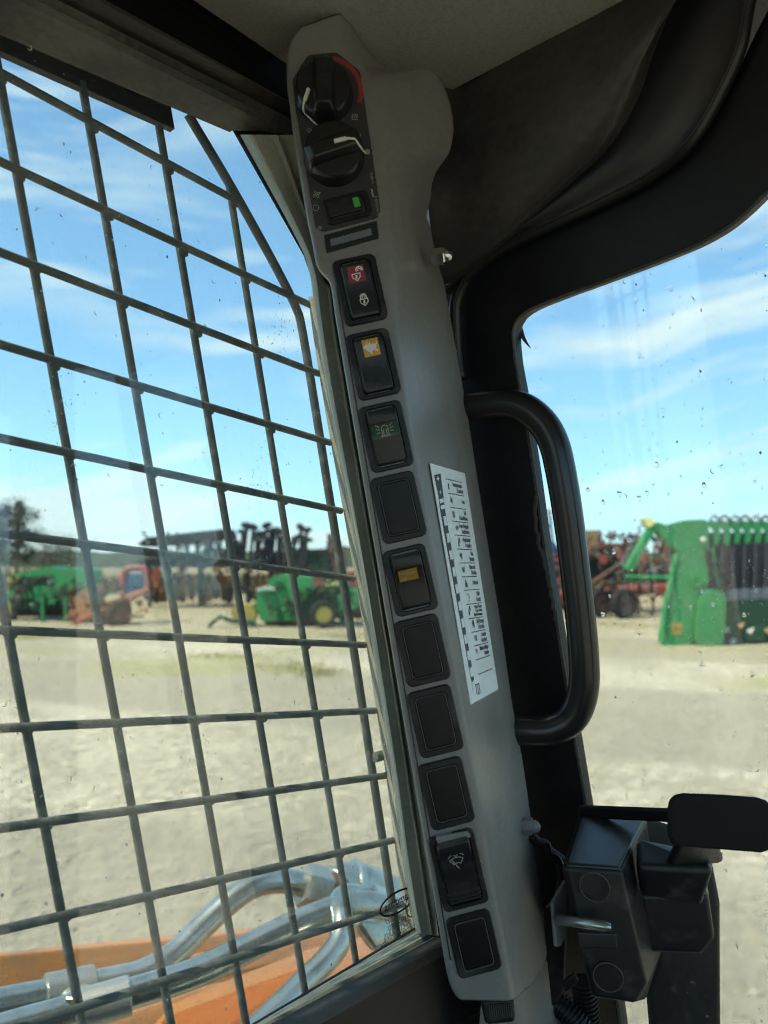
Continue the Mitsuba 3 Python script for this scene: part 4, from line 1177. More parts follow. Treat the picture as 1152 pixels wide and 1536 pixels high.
part(hf, 'lower_body', hull([at(p, z) for p, z in [((540, 1385), 1.0), ((600, 1388), 1.02), ((620, 1400), 1.03), ((560, 1412), 1.0), ((590, 1416), 1.02), ((560, 1370), 1.04)]], .010, 16), 'zinc', 50)

# ------------------------------------------------------------------ the yard: parked farm machines
GY = lambda y: (lambda r: float((r * (CAM[2] / -r[2]))[1]))(ray((576, y))[0])       # distance of the ground seen at row y
YN = np.array([0, -1.0, 0])


def gpos(p):
    r = ray(p)[0]
    return CAM + r * (CAM[2] / -r[2])


def wp(p, Y):
    return onp(p, np.array([0, Y, 0.0]), YN)


def slabp(pts, Y, depth, rad=0., back=0.):
    """a plate whose front outline is given, standing at distance Y, depth metres thick"""
    q = wp(pts, Y)
    g = Polygon(q[:, [0, 2]]).buffer(0)
    if rad:
        g = g.buffer(-rad).buffer(rad, 4)
    m = poly_mesh(g, depth)
    return put(m, frame(np.array([0, Y + back + depth, 0]), [1, 0, 0], [0, 0, 1.0], [0, -1.0, 0]))


def beam(p0, Y0, p1, Y1, r, seg=8):
    return bar(wp(p0, Y0), wp(p1, Y1), r, seg)


def rodp(pts, Y, r, seg=7):
    return tube(wp(pts, Y), r, seg)


def wheel(parent, c, R, width, yaw=0., rim='ag_yellow', name='wheel'):
    """a tyre with lugs and a dished rim; the axle lies along local z, turned by yaw about the vertical"""
    ca, sa = math.cos(yaw), math.sin(yaw)
    M = frame(c, [ca, sa, 0], [0, 0, 1.0], [sa, -ca, 0])
    w = width / 2
    prof = [(R * .62, -w * .8), (R * .86, -w), (R * .97, -w * .8), (R, -w * .35), (R, w * .35), (R * .97, w * .8), (R * .86, w), (R * .62, w * .8)]
    a = np.linspace(0, 2 * np.pi, 28, endpoint=False)
    ty = loft([np.array([[r * math.cos(t), r * math.sin(t), z] for t in a]) for r, z in prof], caps=False)
    lug = [put(cbox((R * .10, R * .05, width * .9), (R * .995, 0, 0), .003), frame([0, 0, 0], [math.cos(t), math.sin(t), 0], [-math.sin(t), math.cos(t), 0], [0, 0, 1.0])) for t in np.linspace(0, 2 * np.pi, 18, endpoint=False)]
    k = part(parent, name, put(cat_(ty, *lug), M), 'tyre', 40)
    rp = [(R * .64, w * .75), (R * .60, w * .5), (R * .50, w * .2), (R * .25, w * .25), (R * .22, w * .6), (R * .05, w * .62)]
    part(k, 'rim', put(loft([np.array([[r * math.cos(t), r * math.sin(t), z] for t in a]) for r, z in rp]), M), rim, 40)
    return k


# --- green crop header on the right
HY = GY(968)
hd = thing('crop_header', 'tall green combine crop header with dark reel beside the door glass', 'combine header')
part(hd, 'end_shield', slabp([(1014, 831), (1022, 828), (1052, 826), (1057, 832), (1061, 858), (1064, 872), (1056, 884), (1047, 893), (1043, 910), (1039, 940), (1037, 976), (1030, 975), (992, 966), (991, 955), (996, 920), (1003, 885), (1009, 860)], HY, .14, .03), 'ag_green', 30, 'green end shield')
part(hd, 'shield_edge', rodp([(1016, 830), (1009, 862), (1003, 890), (997, 925), (993, 965), (1034, 975)], HY - .01, .035), 'ag_green', 40)
part(hd, 'inner_shield', slabp([(1050, 905), (1054, 893), (1064, 886), (1078, 885), (1086, 890), (1089, 902), (1088, 940), (1084, 968), (1076, 973), (1050, 972), (1045, 962), (1046, 930)], HY - .12, .45, .09), 'ag_green', 30, 'rounded inner shield')
part(hd, 'drive_cover', slabp([(1000, 788), (1030, 780), (1060, 779), (1064, 795), (1062, 820), (1058, 826), (1018, 826), (1005, 817), (982, 792), (981, 783), (990, 784)], HY + .10, .30, .04), 'ag_green', 30, 'green hood above the end shield')
part(hd, 'divider_arm', slabp([(977, 788), (984, 793), (950, 858), (940, 852)], HY + .05, .22, .01), 'ag_green', 30, 'long sloping divider arm')
part(hd, 'divider_tip', slabp([(964, 777), (978, 776), (982, 786), (974, 791)], HY + .03, .26, .01), 'pale_yellow', 30, 'pale yellow tip')
part(hd, 'arm_lattice', cat_(*[rodp([(968 - q * 7, 783 + q * 13), (956 - q * 5, 792 + q * 11), (962 - q * 7, 797 + q * 13)], HY + .3, .022) for q in range(5)]), 'steel_grey', 40)
part(hd, 'pivot_boss', put(loft([np.array([[r * math.cos(t), r * math.sin(t), z] for t in np.linspace(0, 2 * np.pi, 20, endpoint=False)]) for r, z in ((.115, 0), (.115, .05), (.06, .05), (.05, .02))]), frame(wp((1044, 871), HY - .005), [1, 0, 0], [0, 0, 1.0], YN)), 'ag_green', 40)
part(hd, 'pivot_cap', put(trimesh.creation.icosphere(2, .055), frame(wp((1055, 810), HY + .02), [1, 0, 0], [0, 0, 1.0], YN)), 'light_grey', True)
part(hd, 'edge_strut', rodp([(1062, 826), (1066, 850), (1072, 880), (1082, 888)], HY + .02, .06), 'reel_dark', 40)
part(hd, 'green_strut', rodp([(1068, 822), (1069, 850), (1076, 880)], HY + .04, .05), 'ag_green', 40)
# emblem: yellow badge with a running deer
bdg = wp((1015, 943), HY - .006)
bw = .098
deer = unary_union([Polygon([(-.6, -.05), (-.2, .22), (.35, .12), (.5, -.15), (.1, -.2), (-.4, -.25)]), Polygon([(-.55, .0), (-.8, .38), (-.62, .42), (-.35, .1)]), strokes([[(-.72, .4), (-.55, .75), (-.2, .8)], [(-.66, .5), (-.3, .6)]], .09), strokes([[(-.45, -.2), (-.78, -.45)], [(-.3, -.2), (-.5, -.6)], [(.35, -.1), (.72, -.42)], [(.42, .0), (.85, -.2)]], .12)])
part(hd, 'badge', put(poly_mesh(affinity.scale(sbox(-1, -1, 1, 1).buffer(-.3).buffer(.3, 6), bw, bw * 1.05, origin=(0, 0)), .008), frame(bdg, [1, 0, 0], [0, 0, 1.0], YN)), 'ag_yellow', False, 'yellow badge with a leaping deer')
part(hd, 'badge_emblem', put(poly_mesh(affinity.scale(deer, bw * .85, bw * .85, origin=(0, 0)), .004), frame(bdg + YN * .007, [1, 0, 0], [0, 0, 1.0], YN)), 'rust', False)
# reel, net-like drum and trough run to the right, slightly away from us
HL_ = lambda p, t: wp(p, HY + .35 + t * 1.2)
def long_piece(pl, pr, h0, h1, dep, bsdf, name, label=None, rnd=.03):
    A = [wp((pl[0], pl[1] - h0), HY + .25), wp((pl[0], pl[1] + h0), HY + .25)]
    B = [wp((pr[0], pr[1] - h1), HY + .9), wp((pr[0], pr[1] + h1), HY + .9)]
    bk = np.array([0, dep, 0.0])
    part(hd, name, hull(A + B + [a + bk for a in A] + [b + bk for b in B], rnd, 8), bsdf, 30, label)
long_piece((1082, 850), (1500, 842), 33, 30, .5, 'reel_dark', 'drum', 'dark slatted drum')
nb = 26
bt = cat_(*[bar(wp((1084 + q * 16.5, 819 - q * .22), HY + .14 + q * .025), wp((1082 + q * 16.5, 884 - q * .45), HY + .14 + q * .025), .018, 6) for q in range(nb)])
part(hd, 'drum_slats', bt, 'slat_dark', 40, kind='stuff')

long_piece((1092, 893), (1500, 874), 7, 7, .25, 'steel_grey', 'trough_lip', 'grey trough lip')
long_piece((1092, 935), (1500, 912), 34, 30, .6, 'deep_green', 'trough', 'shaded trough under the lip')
for q in range(13):
    x = 1066 + q * 15.5
    y = 781 + q * .15
    part(hd, 'reel_plate', slabp([(x, y - 1), (x + 13, y + 1), (x + 15, y + 22), (x + 10, y + 39), (x + 4, y + 36), (x + 8, y + 18), (x - 1, y + 8)], HY + .2 + q * .03, .06, .01), 'ag_green', 30)
    part(hd, 'reel_finger', rodp([(x - 2, y + 2), (x + 1, y - 6), (x + 6, y - 8), (x + 11, y - 3), (x + 14, y + 2)], HY + .24 + q * .03, .026), 'rust' if q % 2 else 'steel_grey', 40)
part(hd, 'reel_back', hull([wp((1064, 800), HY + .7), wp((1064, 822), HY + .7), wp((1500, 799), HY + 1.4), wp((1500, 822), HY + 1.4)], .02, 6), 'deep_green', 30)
part(hd, 'reel_shaft', bar(wp((1050, 786), HY + .5), wp((1500, 784), HY + 1.1), .03), 'reel_dark', 40)
for q, (x, y) in enumerate([(1085, 945), (1108, 938), (1122, 946), (1148, 945), (1095, 962)]):
    part(hd, 'knife_guard', hull([wp((x, y), HY + .1), wp((x + 8, y - 3), HY + .1), wp((x + 4, y + 4), HY + .05)], .02, 8), 'tan_box' if q % 2 else 'light_grey', 40)
for x in (1120, 1300, 1480):
    part(hd, 'skid', hull([wp((x, 940), HY + .3), wp((x + 26, 940), HY + .3), wp((x, 962), HY + .25), wp((x + 26, 962), HY + .25)], .03, 8), 'deep_green', 40)

# --- red and rusty tillage implements behind it
TY = GY(926)
tk = thing('tillage_cultivator', 'red framed folding cultivator with rusty tines and two small wheels', 'cultivator')
wheel(tk, wp((900, 904), TY) + [0, 0, 0], .345, .24, .35, 'rust', 'wheel')
wheel(tk, wp((936, 905), TY - .4), .37, .26, .35, 'rust', 'wheel')
part(tk, 'main_beam', beam((800, 892), TY + .3, (914, 889), TY + .1, .10), 'ag_red', 30)
part(tk, 'rear_beam', beam((915, 886), TY + .1, (1030, 880), TY + .2, .11), 'ag_red', 30)
part(tk, 'drawbar', beam((878, 882), TY + .1, (942, 838), TY + .2, .06), 'rust', 40)
part(tk, 'upper_beam', beam((938, 866), TY + .6, (1030, 868), TY + .6, .07), 'ag_green', 40)
for q in range(8):
    x = 826 + q * 26
    part(tk, 'red_bracket', slabp([(x, 880 + (q % 3) * 3), (x + 11, 878), (x + 13, 893), (x + 2, 895)], TY + .0 + .1 * (q % 2), .12, .01), 'ag_red', 30)
for q in range(11):
    x = 822 + q * 20
    P = [(x, 888), (x + 10, 892), (x + 17, 902), (x + 18, 914), (x + 12, 925)]
    part(tk, 'tine', tube(smooth_path(wp(P, TY + .1 + .25 * (q % 3)), 14), .028, 7), 'rust', 40)
rt = random.Random(4)
t2 = thing('folded_harrow', 'tangle of rusty folded harrow sections on the red machine', 'harrow')
for q in range(120):
    x, y = rt.uniform(812, 1020), rt.uniform(812, 882)
    if y < 835 and x < 880:
        y += 16
    Y = TY + rt.uniform(1.0, 2.6)
    L = rt.uniform(12, 40)
    a = rt.choice([0, .2, -.3, 1.3, 1.5, 1.8, -1.2]) + rt.uniform(-.2, .2)
    part(t2, 'tooth_bar', beam((x - L / 2 * math.cos(a), y - L / 2 * math.sin(a)), Y, (x + L / 2 * math.cos(a), y + L / 2 * math.sin(a)), Y + .3, rt.uniform(.025, .07), 6), rt.choice(['rust', 'rust', 'reel_dark', 'steel_grey', 'rust', 'ag_red']), 40)
for p in [(878, 830), (905, 838), (931, 832), (963, 834)]:
    part(t2, 'red_plate', slabp([(p[0] - 8, p[1] - 7), (p[0] + 7, p[1] - 5), (p[0] + 5, p[1] + 9), (p[0] - 4, p[1] + 6)], TY + .9, .1, .02), 'ag_red', 30)
for (x, y) in ((888, 850), (910, 852), (925, 842)):
    wheel(t2, wp((x, y), TY + 1.2), .28, .2, .5, 'reel_dark', 'gauge_wheel')
part(t2, 'bale_box', slabp([(866, 796), (902, 795), (903, 808), (907, 822), (870, 826)], TY + 2.2, 1.2, .03), 'tan_box', 30, 'tan weathered box on top')
part(t2, 'wing_post', slabp([(956, 800), (960, 812), (972, 842), (978, 870), (945, 872), (944, 836), (952, 812)], TY + 1.9, .3, .02), 'rust', 30)
part(t2, 'hose_loop', tube(smooth_path(wp([(912, 838), (913, 818), (919, 806), (927, 803), (930, 812)], TY + 1.6), 20), .03, 7), 'deep_green', 40)
for q in range(9):
    x = 936 + q * 9 + rt.uniform(-3, 3)
    part(t2, 'upright_spike', beam((x, 845), TY + 1.4, (x + rt.uniform(-6, 6), 806 + rt.uniform(-8, 14)), TY + 1.5, .035, 6), 'rust', 40)
# blue machine glimpsed between door frame and handle
bl = thing('blue_tractor', 'blue tractor glimpsed between the door frame and the grab handle', 'tractor')
BYd = TY + 3.
part(bl, 'cab_frame', cat_(*[rodp(q, BYd, .05) for q in ([(800, 812), (802, 768), (824, 766), (828, 812)], [(812, 812), (813, 767)], [(800, 790), (826, 789)])]), 'window_blue', 40)
part(bl, 'hood', slabp([(796, 812), (830, 811), (838, 822), (840, 858), (798, 860)], BYd - .1, 1.2, .06), 'ag_blue', 30)
part(bl, 'base', slabp([(796, 860), (840, 858), (842, 880), (798, 882)], BYd - .05, 1.0, .03), 'tan_box', 30)
wheel(bl, wp((806, 896), BYd - .3), .50, .35, .2, 'ag_red', 'wheel')
wheel(bl, wp((834, 895), BYd - .3), .48, .35, .2, 'ag_red', 'wheel')

# --- left: green seed drill
PY = GY(932)
sd_ = thing('seed_drill', 'green box seed drill parked under the trees at the far left', 'seed drill')
part(sd_, 'front_hopper', slabp([(12, 872), (24, 860), (60, 852), (76, 849), (82, 856), (78, 862), (28, 868)], PY + .3, 1.0, .02), 'ag_green', 30)
part(sd_, 'rear_hopper', slabp([(76, 862), (84, 853), (128, 853), (133, 858), (131, 880), (84, 884)], PY, .9, .03), 'ag_green', 30)
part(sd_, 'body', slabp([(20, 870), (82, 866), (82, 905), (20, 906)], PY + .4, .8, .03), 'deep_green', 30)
part(sd_, 'yellow_lid', slabp([(10, 866), (28, 865), (29, 872), (10, 873)], PY + .1, .4, .02), 'ag_yellow', 30)
part(sd_, 'lower_frame', slabp([(-30, 890), (44, 886), (48, 897), (-30, 900)], PY + .2, .5, .02), 'ag_green', 30)
part(sd_, 'seed_box', slabp([(50, 880), (100, 878), (104, 900), (52, 903)], PY + .1, .5, .02), 'ag_green', 30)
for q in range(12):
    x = 22 + q * 8.5
    part(sd_, 'seed_tube', rodp([(x, 886), (x + 2, 900), (x - 1, 914)], PY + .2, .03), 'deep_green', 40)
    part(sd_, 'disc_opener', put(trimesh.creation.cylinder(.20, .03, sections=18), frame(wp((x + 4, 913), PY + .4), [.3, .95, 0], [0, 0, 1.0], [.95, -.3, 0])), 'tyre', 30)
for x, y in ((64, 936), (98, 940)):
    part(sd_, 'parking_stand', rodp([(x, 895), (x + .6, y)], PY - .3, .042), 'ag_green', 40)
wheel(sd_, wp((4, 912), PY + .3), .40, .28, .2, 'ag_yellow')
# --- red machine with a drawbar
rm = thing('grain_auger', 'rusty red auger with rounded hood and long sloping drawbar', 'auger')
RY = GY(938)
part(rm, 'hood_ring', tube(smooth_path(wp([(184, 892), (184, 872), (188, 857), (196, 852), (212, 852), (220, 859), (222, 876), (220, 889)], RY + .6), 40), .085, 10), 'ag_red', 40, 'rounded red hood frame')
part(rm, 'hood_panel', slabp([(187, 888), (187, 872), (192, 860), (214, 860), (218, 872), (216, 884), (206, 891)], RY + .65, .2, .03), 'window_blue', 30, 'blue grey panel inside the hood')
part(rm, 'side_fin', slabp([(229, 853), (236, 850), (237, 870), (231, 875)], RY + .8, .2, .02), 'ag_red', 30)
part(rm, 'drawbar', beam((112, 935), RY - .4, (222, 886), RY + .5, .055), 'ag_red', 40)
part(rm, 'upper_rail', beam((160, 905), RY + .2, (222, 884), RY + .5, .05), 'rust_orange', 40)
part(rm, 'chute', slabp([(108, 900), (120, 888), (136, 878), (143, 890), (141, 905), (150, 925), (118, 928), (102, 922)], RY + .5, .7, .03), 'rust_orange', 30)
part(rm, 'yellow_guard', slabp([(131, 892), (140, 889), (143, 908), (136, 911)], RY + .2, .2, .02), 'ag_yellow', 30)
wheel(rm, wp((178, 922), RY), .30, .24, .9, 'rust')
wheel(rm, wp((160, 921), RY + .4), .30, .24, .9, 'rust')
part(rm, 'hitch_frame', slabp([(145, 905), (190, 903), (192, 925), (148, 928)], RY + .4, .3, .03), 'rust', 30)
# --- long dark header raised on a cart
dh = thing('folded_corn_head', 'long dark folded header carried high behind the mesh', 'combine header')
DYd = GY(912)
part(dh, 'top_shell', slabp([(204, 816), (222, 806), (262, 801), (300, 797), (340, 793), (346, 806), (300, 814), (262, 818), (214, 820)], DYd, 1.2, .05), 'reel_dark', 30)
part(dh, 'under_frame', slabp([(205, 846), (208, 840), (255, 834), (352, 838), (400, 842), (402, 849), (300, 852), (250, 850)], DYd - .1, .9, .04), 'reel_dark', 30)
part(dh, 'far_body', slabp([(400, 832), (430, 828), (500, 825), (502, 858), (402, 862)], DYd + .8, .9, .04), 'deep_green', 30)
part(dh, 'far_roof', slabp([(398, 832), (432, 826), (502, 822), (503, 828), (432, 832), (400, 838)], DYd + .7, 1.2, .02), 'reel_dark', 30)
for q in range(11):
    x = 268 + q * 8
    part(dh, 'lattice_bar', beam((x, 808), DYd + .1, (x + (8 if q % 2 else -5), 846), DYd + .1, .05, 6), 'steel_grey' if q % 3 else 'deep_green', 40)
rh = random.Random(9)
for q in range(22):
    x = 344 + q * 5.6 + rh.uniform(-3, 3)
    y = 806 + 14 * math.sin(q * .9) + rh.uniform(-6, 6) + max(0, (x - 420) * .10)
    part(dh, 'spider_arm', beam((x - 4 + rh.uniform(-5, 5), 852), DYd + .3, (x, y), DYd + .2, .055, 6), 'reel_dark', 40)
    part(dh, 'spider_head', put(trimesh.creation.icosphere(1, 1.), frame(wp((x, y), DYd + .2), np.array([rh.uniform(.12, .22), 0, rh.uniform(-.06, .06)]), [0, .1, 0], [0, 0, rh.uniform(.07, .13)])), 'reel_dark', True)
for (x, y, s) in ((400, 788, 8), (410, 796, 9), (392, 800, 7), (461, 795, 7), (494, 803, 4), (425, 797, 6)):
    part(dh, 'spider_head', put(trimesh.creation.icosphere(1, 1.), frame(wp((x, y), DYd + .25), [s * .021, 0, s * .004], [0, .12, 0], [0, 0, s * .013])), 'reel_dark', True)
    part(dh, 'spider_arm', beam((x, y), DYd + .25, (x - 6, 850), DYd + .3, .05, 6), 'reel_dark', 40)
for x in (225, 300, 372, 450, 500):
    part(dh, 'stand', beam((x, 850), DYd + .4, (x, 912), DYd + .4, .07, 6), 'reel_dark', 40)
# --- row of rusty machinery in the middle distance
rr_ = random.Random(12)
for n, (x0, x1, lab) in enumerate([(232, 300, 'low rusty disc harrow in the middle distance right of the red auger'), (300, 352, 'low rusty disc harrow with an orange reflector in the middle distance'), (372, 410, 'brown weathered implement behind the green baler')]):
    k = thing('disc_harrow', lab, 'disc harrow')
    Yh = GY(910)
    part(k, 'frame_rail', beam((x0, 880), Yh, (x1, 878), Yh + .3, .05), 'rust_orange', 40)
    part(k, 'frame_rail', beam((x0 + 4, 866), Yh + 1., (x1 - 3, 864), Yh + 1.2, .045), 'rust', 40)
    for q in range(int((x1 - x0) / 10)):
        x = x0 + 4 + q * 10 + rr_.uniform(-2, 2)
        part(k, 'disc', put(trimesh.creation.cylinder(.17 + .1 * rr_.random(), .04, sections=18), frame(wp((x, 893 + rr_.uniform(-3, 3)), Yh + .2 + .2 * (q % 2)), [.35, .93, 0], [0, 0, 1.0], [.93, -.35, 0])), 'rust_orange' if q % 2 else 'rust', 30)
        part(k, 'upright', beam((x, 880), Yh + .3, (x + rr_.uniform(-8, 8), 858 + rr_.uniform(0, 10)), Yh + .4, .06, 6), rr_.choice(['rust', 'rust_orange', 'deep_green']), 40)
    if n == 1:
        part(k, 'reflector', put(trimesh.creation.icosphere(1, .14), frame(wp((351, 870), Yh - .1), [1, 0, 0], [0, 0, 1.0], YN)), 'rust_orange', True, 'orange reflector')
    if n == 0:
        part(k, 'red_flag_plate', slabp([(270, 845), (277, 843), (279, 855), (272, 860)], Yh + .6, .1, .02), 'ag_red', 30)
# --- green machine with a yellow wheel
bk_ = thing('green_baler', 'green baler with yellow wheel and yellow pickup behind the mesh', 'baler')
BY2 = GY(940)
part(bk_, 'front_body', slabp([(385, 882), (402, 880), (404, 868), (420, 862), (440, 862), (446, 880), (452, 900), (450, 930), (392, 932), (384, 910)], BY2, .9, .05), 'ag_green', 30)
part(bk_, 'upper_hood', slabp([(408, 878), (416, 866), (440, 862), (465, 866), (470, 888), (452, 906), (424, 908)], BY2 - .1, .7, .05), 'ag_green', 30)
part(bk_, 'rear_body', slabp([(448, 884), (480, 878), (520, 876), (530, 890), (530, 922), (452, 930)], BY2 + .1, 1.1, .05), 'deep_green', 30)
part(bk_, 'rear_tank', slabp([(506, 893), (520, 886), (536, 884), (538, 912), (510, 916)], BY2 - .1, .5, .05), 'ag_green', 30)
part(bk_, 'roof_panel', slabp([(384, 883), (400, 880), (412, 881), (412, 885), (385, 887)], BY2 - .15, .6, .01), 'light_grey', 30)
part(bk_, 'pickup', slabp([(346, 915), (356, 905), (376, 908), (384, 920), (380, 932), (350, 930)], BY2 - .1, .4, .04), 'ag_yellow', 30, 'yellow pickup')
part(bk_, 'drawbar', rodp([(384, 934), (350, 932), (330, 925), (316, 936), (312, 950)], BY2 - .3, .05), 'deep_green', 40)
part(bk_, 'red_lamp', slabp([(470, 873), (484, 872), (485, 879), (470, 880)], BY2 - .12, .15, .01), 'ag_red', 30)
part(bk_, 'lime_plate', slabp([(488, 870), (510, 870), (512, 877), (490, 879)], BY2 - .12, .15, .01), 'pale_yellow', 30)
part(bk_, 'underside', slabp([(392, 925), (470, 920), (472, 936), (400, 940)], BY2 + .1, .6, .02), 'rust', 30)
wheel(bk_, wp((485, 921), BY2 - .35), .29, .22, .15, 'ag_yellow')
wheel(bk_, wp((440, 924), BY2 + .7), .26, .2, .15, 'ag_yellow')
# another one at the edge of the window
gm = thing('red_sprayer', 'rusty red upright machine right behind the front bar of the guard', 'sprayer')
part(gm, 'mast', slabp([(498, 826), (516, 824), (520, 862), (500, 864)], BY2 + 2.4, .5, .03), 'rust', 30)
part(gm, 'tank', slabp([(502, 862), (536, 856), (540, 886), (504, 888)], BY2 + 2.2, .7, .05), 'ag_red', 30)
part(gm, 'boom', rodp([(494, 804), (498, 812), (497, 828), (508, 830), (509, 812)], BY2 + 2.4, .06), 'rust', 40)
wheel(gm, wp((520, 905), BY2 + 2.2), .45, .3, .2, 'ag_red')
wheel(gm, wp((552, 905), BY2 + 2.2), .45, .3, .2, 'ag_red')

def clutter(k, x0, x1, y0, y1, Y, n, mats, seed, rmax=.05, name='rod'):
    r = random.Random(seed)
    for q in range(n):
        x, y = r.uniform(x0, x1), r.uniform(y0, y1)
        L = r.uniform(4, 16)
        a = r.choice([0, 1.57, .1, -.5, .7, 1.2]) + r.uniform(-.2, .2)
        part(k, name, beam((x - L / 2 * math.cos(a), y - L / 2 * math.sin(a)), Y, (x + L / 2 * math.cos(a), y + L / 2 * math.sin(a)), Y + .1, r.uniform(.02, rmax), 6), r.choice(mats), 40)


clutter(bk_, 392, 530, 868, 930, BY2 - .2, 44, ['deep_green', 'reel_dark', 'ag_green', 'rust', 'deep_green'], 1)
clutter(sd_, 20, 132, 866, 915, PY - .05, 50, ['deep_green', 'reel_dark', 'ag_green', 'rust', 'steel_grey'], 2)
clutter(rm, 105, 222, 880, 932, RY - .1, 36, ['rust', 'rust_orange', 'reel_dark', 'ag_red'], 3)
clutter(tk, 815, 1020, 872, 905, TY - .1, 40, ['rust', 'ag_red', 'reel_dark', 'steel_grey'], 4)
clutter(dh, 215, 400, 838, 866, DYd - .2, 40, ['reel_dark', 'rust', 'deep_green'], 5, .06, 'lattice_bar')
clutter(dh, 212, 352, 800, 850, DYd - .1, 60, ['reel_dark', 'deep_green', 'steel_grey', 'reel_dark'], 15, .05, 'lattice_bar')
clutter(dh, 400, 500, 830, 872, DYd + .4, 34, ['reel_dark', 'rust', 'deep_green'], 6, .06, 'lattice_bar')
sp_ = thing('sprayer_boom', 'tangle of dark folded boom frames on the ground below the dark header', 'boom')
clutter(sp_, 215, 372, 862, 892, GY(904), 60, ['rust', 'reel_dark', 'rust_orange', 'deep_green', 'ag_red'], 7, .07)
f2_ = thing('plough', 'rusty plough row half hidden behind the green crop header', 'plough')
clutter(f2_, 880, 1010, 800, 880, TY + 3.2, 70, ['rust', 'reel_dark', 'ag_red', 'rust'], 8, .07)

# ------------------------------------------------------------------ trees behind the yard
def tree(name, label, cat, px, Y, h, wdt, seed, n, leaf='leaf', shape=1.0, group=None):
    r = np.random.default_rng(seed)
    base = wp((px, 900), Y); base[2] = 0
    k = thing(name, label, cat, group)
    tr = [tube(smooth_path(np.array([base, base + [.1, 0, h * .4], base + [.15, .1, h * .85]]), 10), np.linspace(h * .022, h * .006, 10), 8)]
    cl = []
    for q in range(int(12 + n / 160)):
        t = r.uniform(.22, .95)
        rad = wdt * .5 * (1 - (abs(t - .5) * 1.7) ** 2 * shape) * r.uniform(.35, 1.)
        a = r.uniform(0, 6.28)
        c = base + [math.cos(a) * rad, math.sin(a) * rad, h * t]
        cl.append((c, wdt * r.uniform(.10, .20)))
        tr.append(tube([base + [.1, 0, h * t * .8], base * .4 + c * .6 - [0, 0, base[2] * 0] if False else (base + [.1, 0, h * t * .8]) * .4 + c * .6, c], [h * .008, h * .005, h * .002], 5))
    part(k, 'trunk', cat_(*tr), 'bark', 40)
    V, Fc = [], []
    for q in range(n):
        c, s = cl[r.integers(len(cl))]
        p = c + r.normal(0, s * .55, 3) * [1, 1, .9]
        d = r.normal(0, 1, 3); d /= np.linalg.norm(d)
        u = np.cross(d, [0.3, .2, .9]); u /= np.linalg.norm(u)
        v = np.cross(d, u)
        sz = h * r.uniform(.010, .022)
        b = len(V)
        V += [p - u * sz, p + v * sz * .6, p + u * sz, p - v * sz * .6]
        Fc += [[b, b + 1, b + 2], [b, b + 2, b + 3]]
    part(k, 'crown', trimesh.Trimesh(np.array(V), Fc, process=False), leaf, False)


TYd = GY(868)
mh = lambda y, Y: CAM[2] + Y * (830.0 - y) / FOC
tree('tree', 'tall slim tree rising at the far left behind the mesh', 'tree', 22, 46., mh(750, 46.), 2.9, 1, 4200, 'leaf_grey', .8)
tree('tree', 'low greyish tree between the slim tree and the seed drill', 'tree', 62, 50., mh(800, 50.) , 4.2, 2, 3000, 'leaf_grey', .6)
tree('tree', 'low grey green tree above the rear hopper of the seed drill', 'tree', 100, 52., mh(806, 52.), 4.2, 3, 3000, 'leaf_grey', .6)
for q, (px, yt, lab) in enumerate([(-40, 800, 'bushy tree at the left picture edge'), (150, 846, 'low dull bush right of the seed drill'), (176, 844, 'low dull bush behind the red hood'), (250, 850, 'low dull bush under the dark header'), (352, 850, 'low dull bush left of the green baler'), (420, 846, 'low dull bush behind the green baler')]):
    tree('bush', lab, 'bush', px, 56., mh(yt, 56.), 3.2, 20 + q, 1300, 'leaf_grey', .5)
# far fields and a long low treeline on the horizon
hl = np.random.default_rng(7)
xs = np.linspace(-160, 160, 700)
hz = 1.1 + 2.0 * meshkit.fbm(np.stack([xs * .25, xs * 0, xs * 0], -1), 4, 2)
ys = 84 + 6 * meshkit.fbm(np.stack([xs * .02, xs * 0 + 4, xs * 0], -1), 3, 3)
tl = loft([np.stack([xs, ys, xs * 0 - .2], -1), np.stack([xs, ys + 2, hz * .6], -1), np.stack([xs, ys + 5, hz], -1), np.stack([xs, ys + 12, xs * 0 - .2], -1)], caps=False, closed=False)
mat('far_wood', prin((.055, .07, .05), .95, spec=.1))
struct('distant_treeline', tl, 'far_wood', 60, 'stuff', 'thin dark line of trees on the horizon')

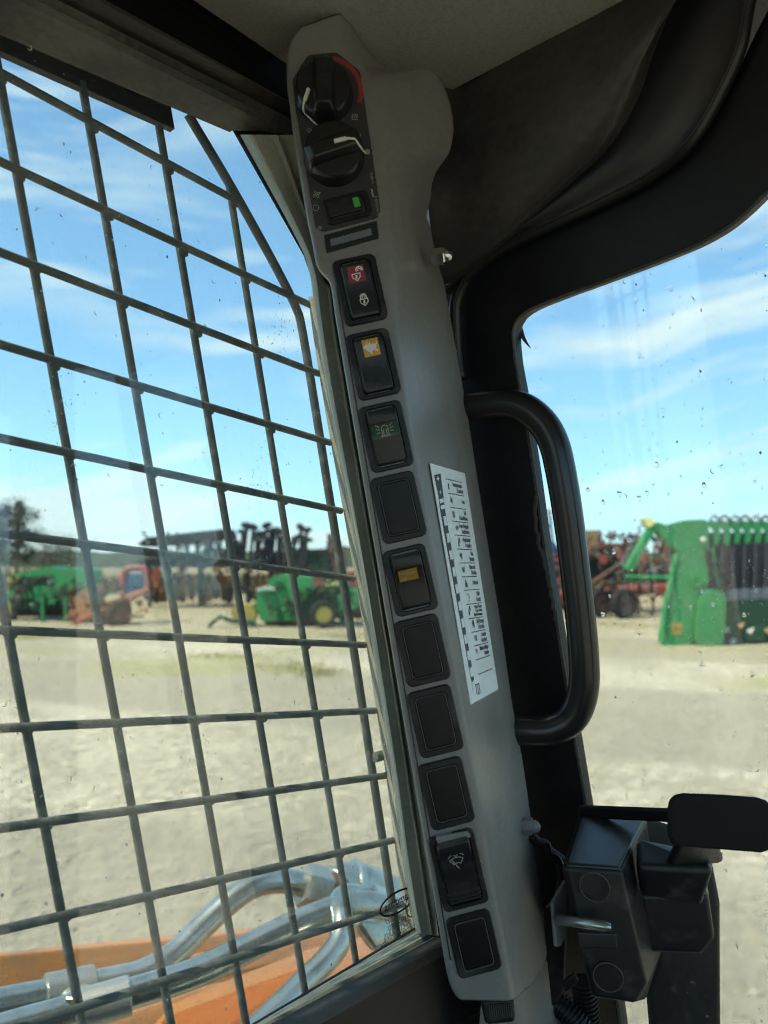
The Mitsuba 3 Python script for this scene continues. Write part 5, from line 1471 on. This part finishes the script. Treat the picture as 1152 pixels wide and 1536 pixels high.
V, Fc = [], []
for q in range(9000):
    x = hl.uniform(-26, 26); y = hl.uniform(31, 38)
    hgt = hl.uniform(.25, 1.0) * (.5 + 1.1 * float(meshkit.fbm(np.array([[x * .35, y * .2, 1.]]), 2, 8)[0]))
    a = hl.uniform(0, 6.28)
    d = np.array([math.cos(a), math.sin(a), 0]) * hl.uniform(.03, .08)
    c = np.array([x, y, 0])
    b = len(V)
    V += [c - d, c + d, c + [hl.normal(0, .15), hl.normal(0, .15), hgt]]
    Fc.append([b, b + 1, b + 2])
mat('weed', {'type': 'principledthin', 'base_color': rgb(.15, .12, .06), 'roughness': .8, 'diff_trans': .4}, False)
struct('dry_weeds', trimesh.Trimesh(np.array(V), Fc, process=False), 'weed', False, 'stuff', 'brown dry weeds along the far side of the yard')

# ------------------------------------------------------------------ loose stones and dry grass on the gravel
rs = np.random.default_rng(17)
st_ms = []
for q in range(2600):
    y = 985 + 550 * rs.random() ** 1.5
    px = rs.uniform(-60, 1210)
    c = gpos((px, y))
    s = rs.uniform(.006, .022) * (1 if rs.random() < .9 else 1.8)
    m = trimesh.creation.icosphere(0, 1.)
    V = m.vertices * rs.uniform(.6, 1.3, (len(m.vertices), 1)) * [s, s * rs.uniform(.6, 1.2), s * .55]
    st_ms.append(trimesh.Trimesh(V + c, m.faces, process=False))
struct('gravel', cat_(*st_ms), 'stone', False, 'stuff', 'loose pale stones on the yard')
V, Fc = [], []
patches = [(440, 1000, 46, 9), (130, 952, 80, 5), (230, 955, 70, 5), (480, 1010, 40, 7), (330, 985, 60, 6), (60, 956, 60, 5), (520, 955, 50, 5), (960, 940, 70, 5), (890, 936, 60, 4)]
for px, py, sx, sy in patches:
    for q in range(420):
        p = (rs.normal(px, sx * .6), rs.normal(py, sy * .6))
        if p[1] < 905:
            continue
        c = gpos(p)
        hgt = rs.uniform(.02, .07)
        a = rs.uniform(0, 6.28)
        d = np.array([math.cos(a), math.sin(a), 0]) * .006
        tip = c + [rs.normal(0, .02), rs.normal(0, .02), hgt]
        b = len(V)
        V += [c - d, c + d, tip]
        Fc.append([b, b + 1, b + 2])
struct('dry_grass', trimesh.Trimesh(np.array(V), Fc, process=False), 'straw', False, 'stuff', 'sparse yellowish dry grass on the yard')
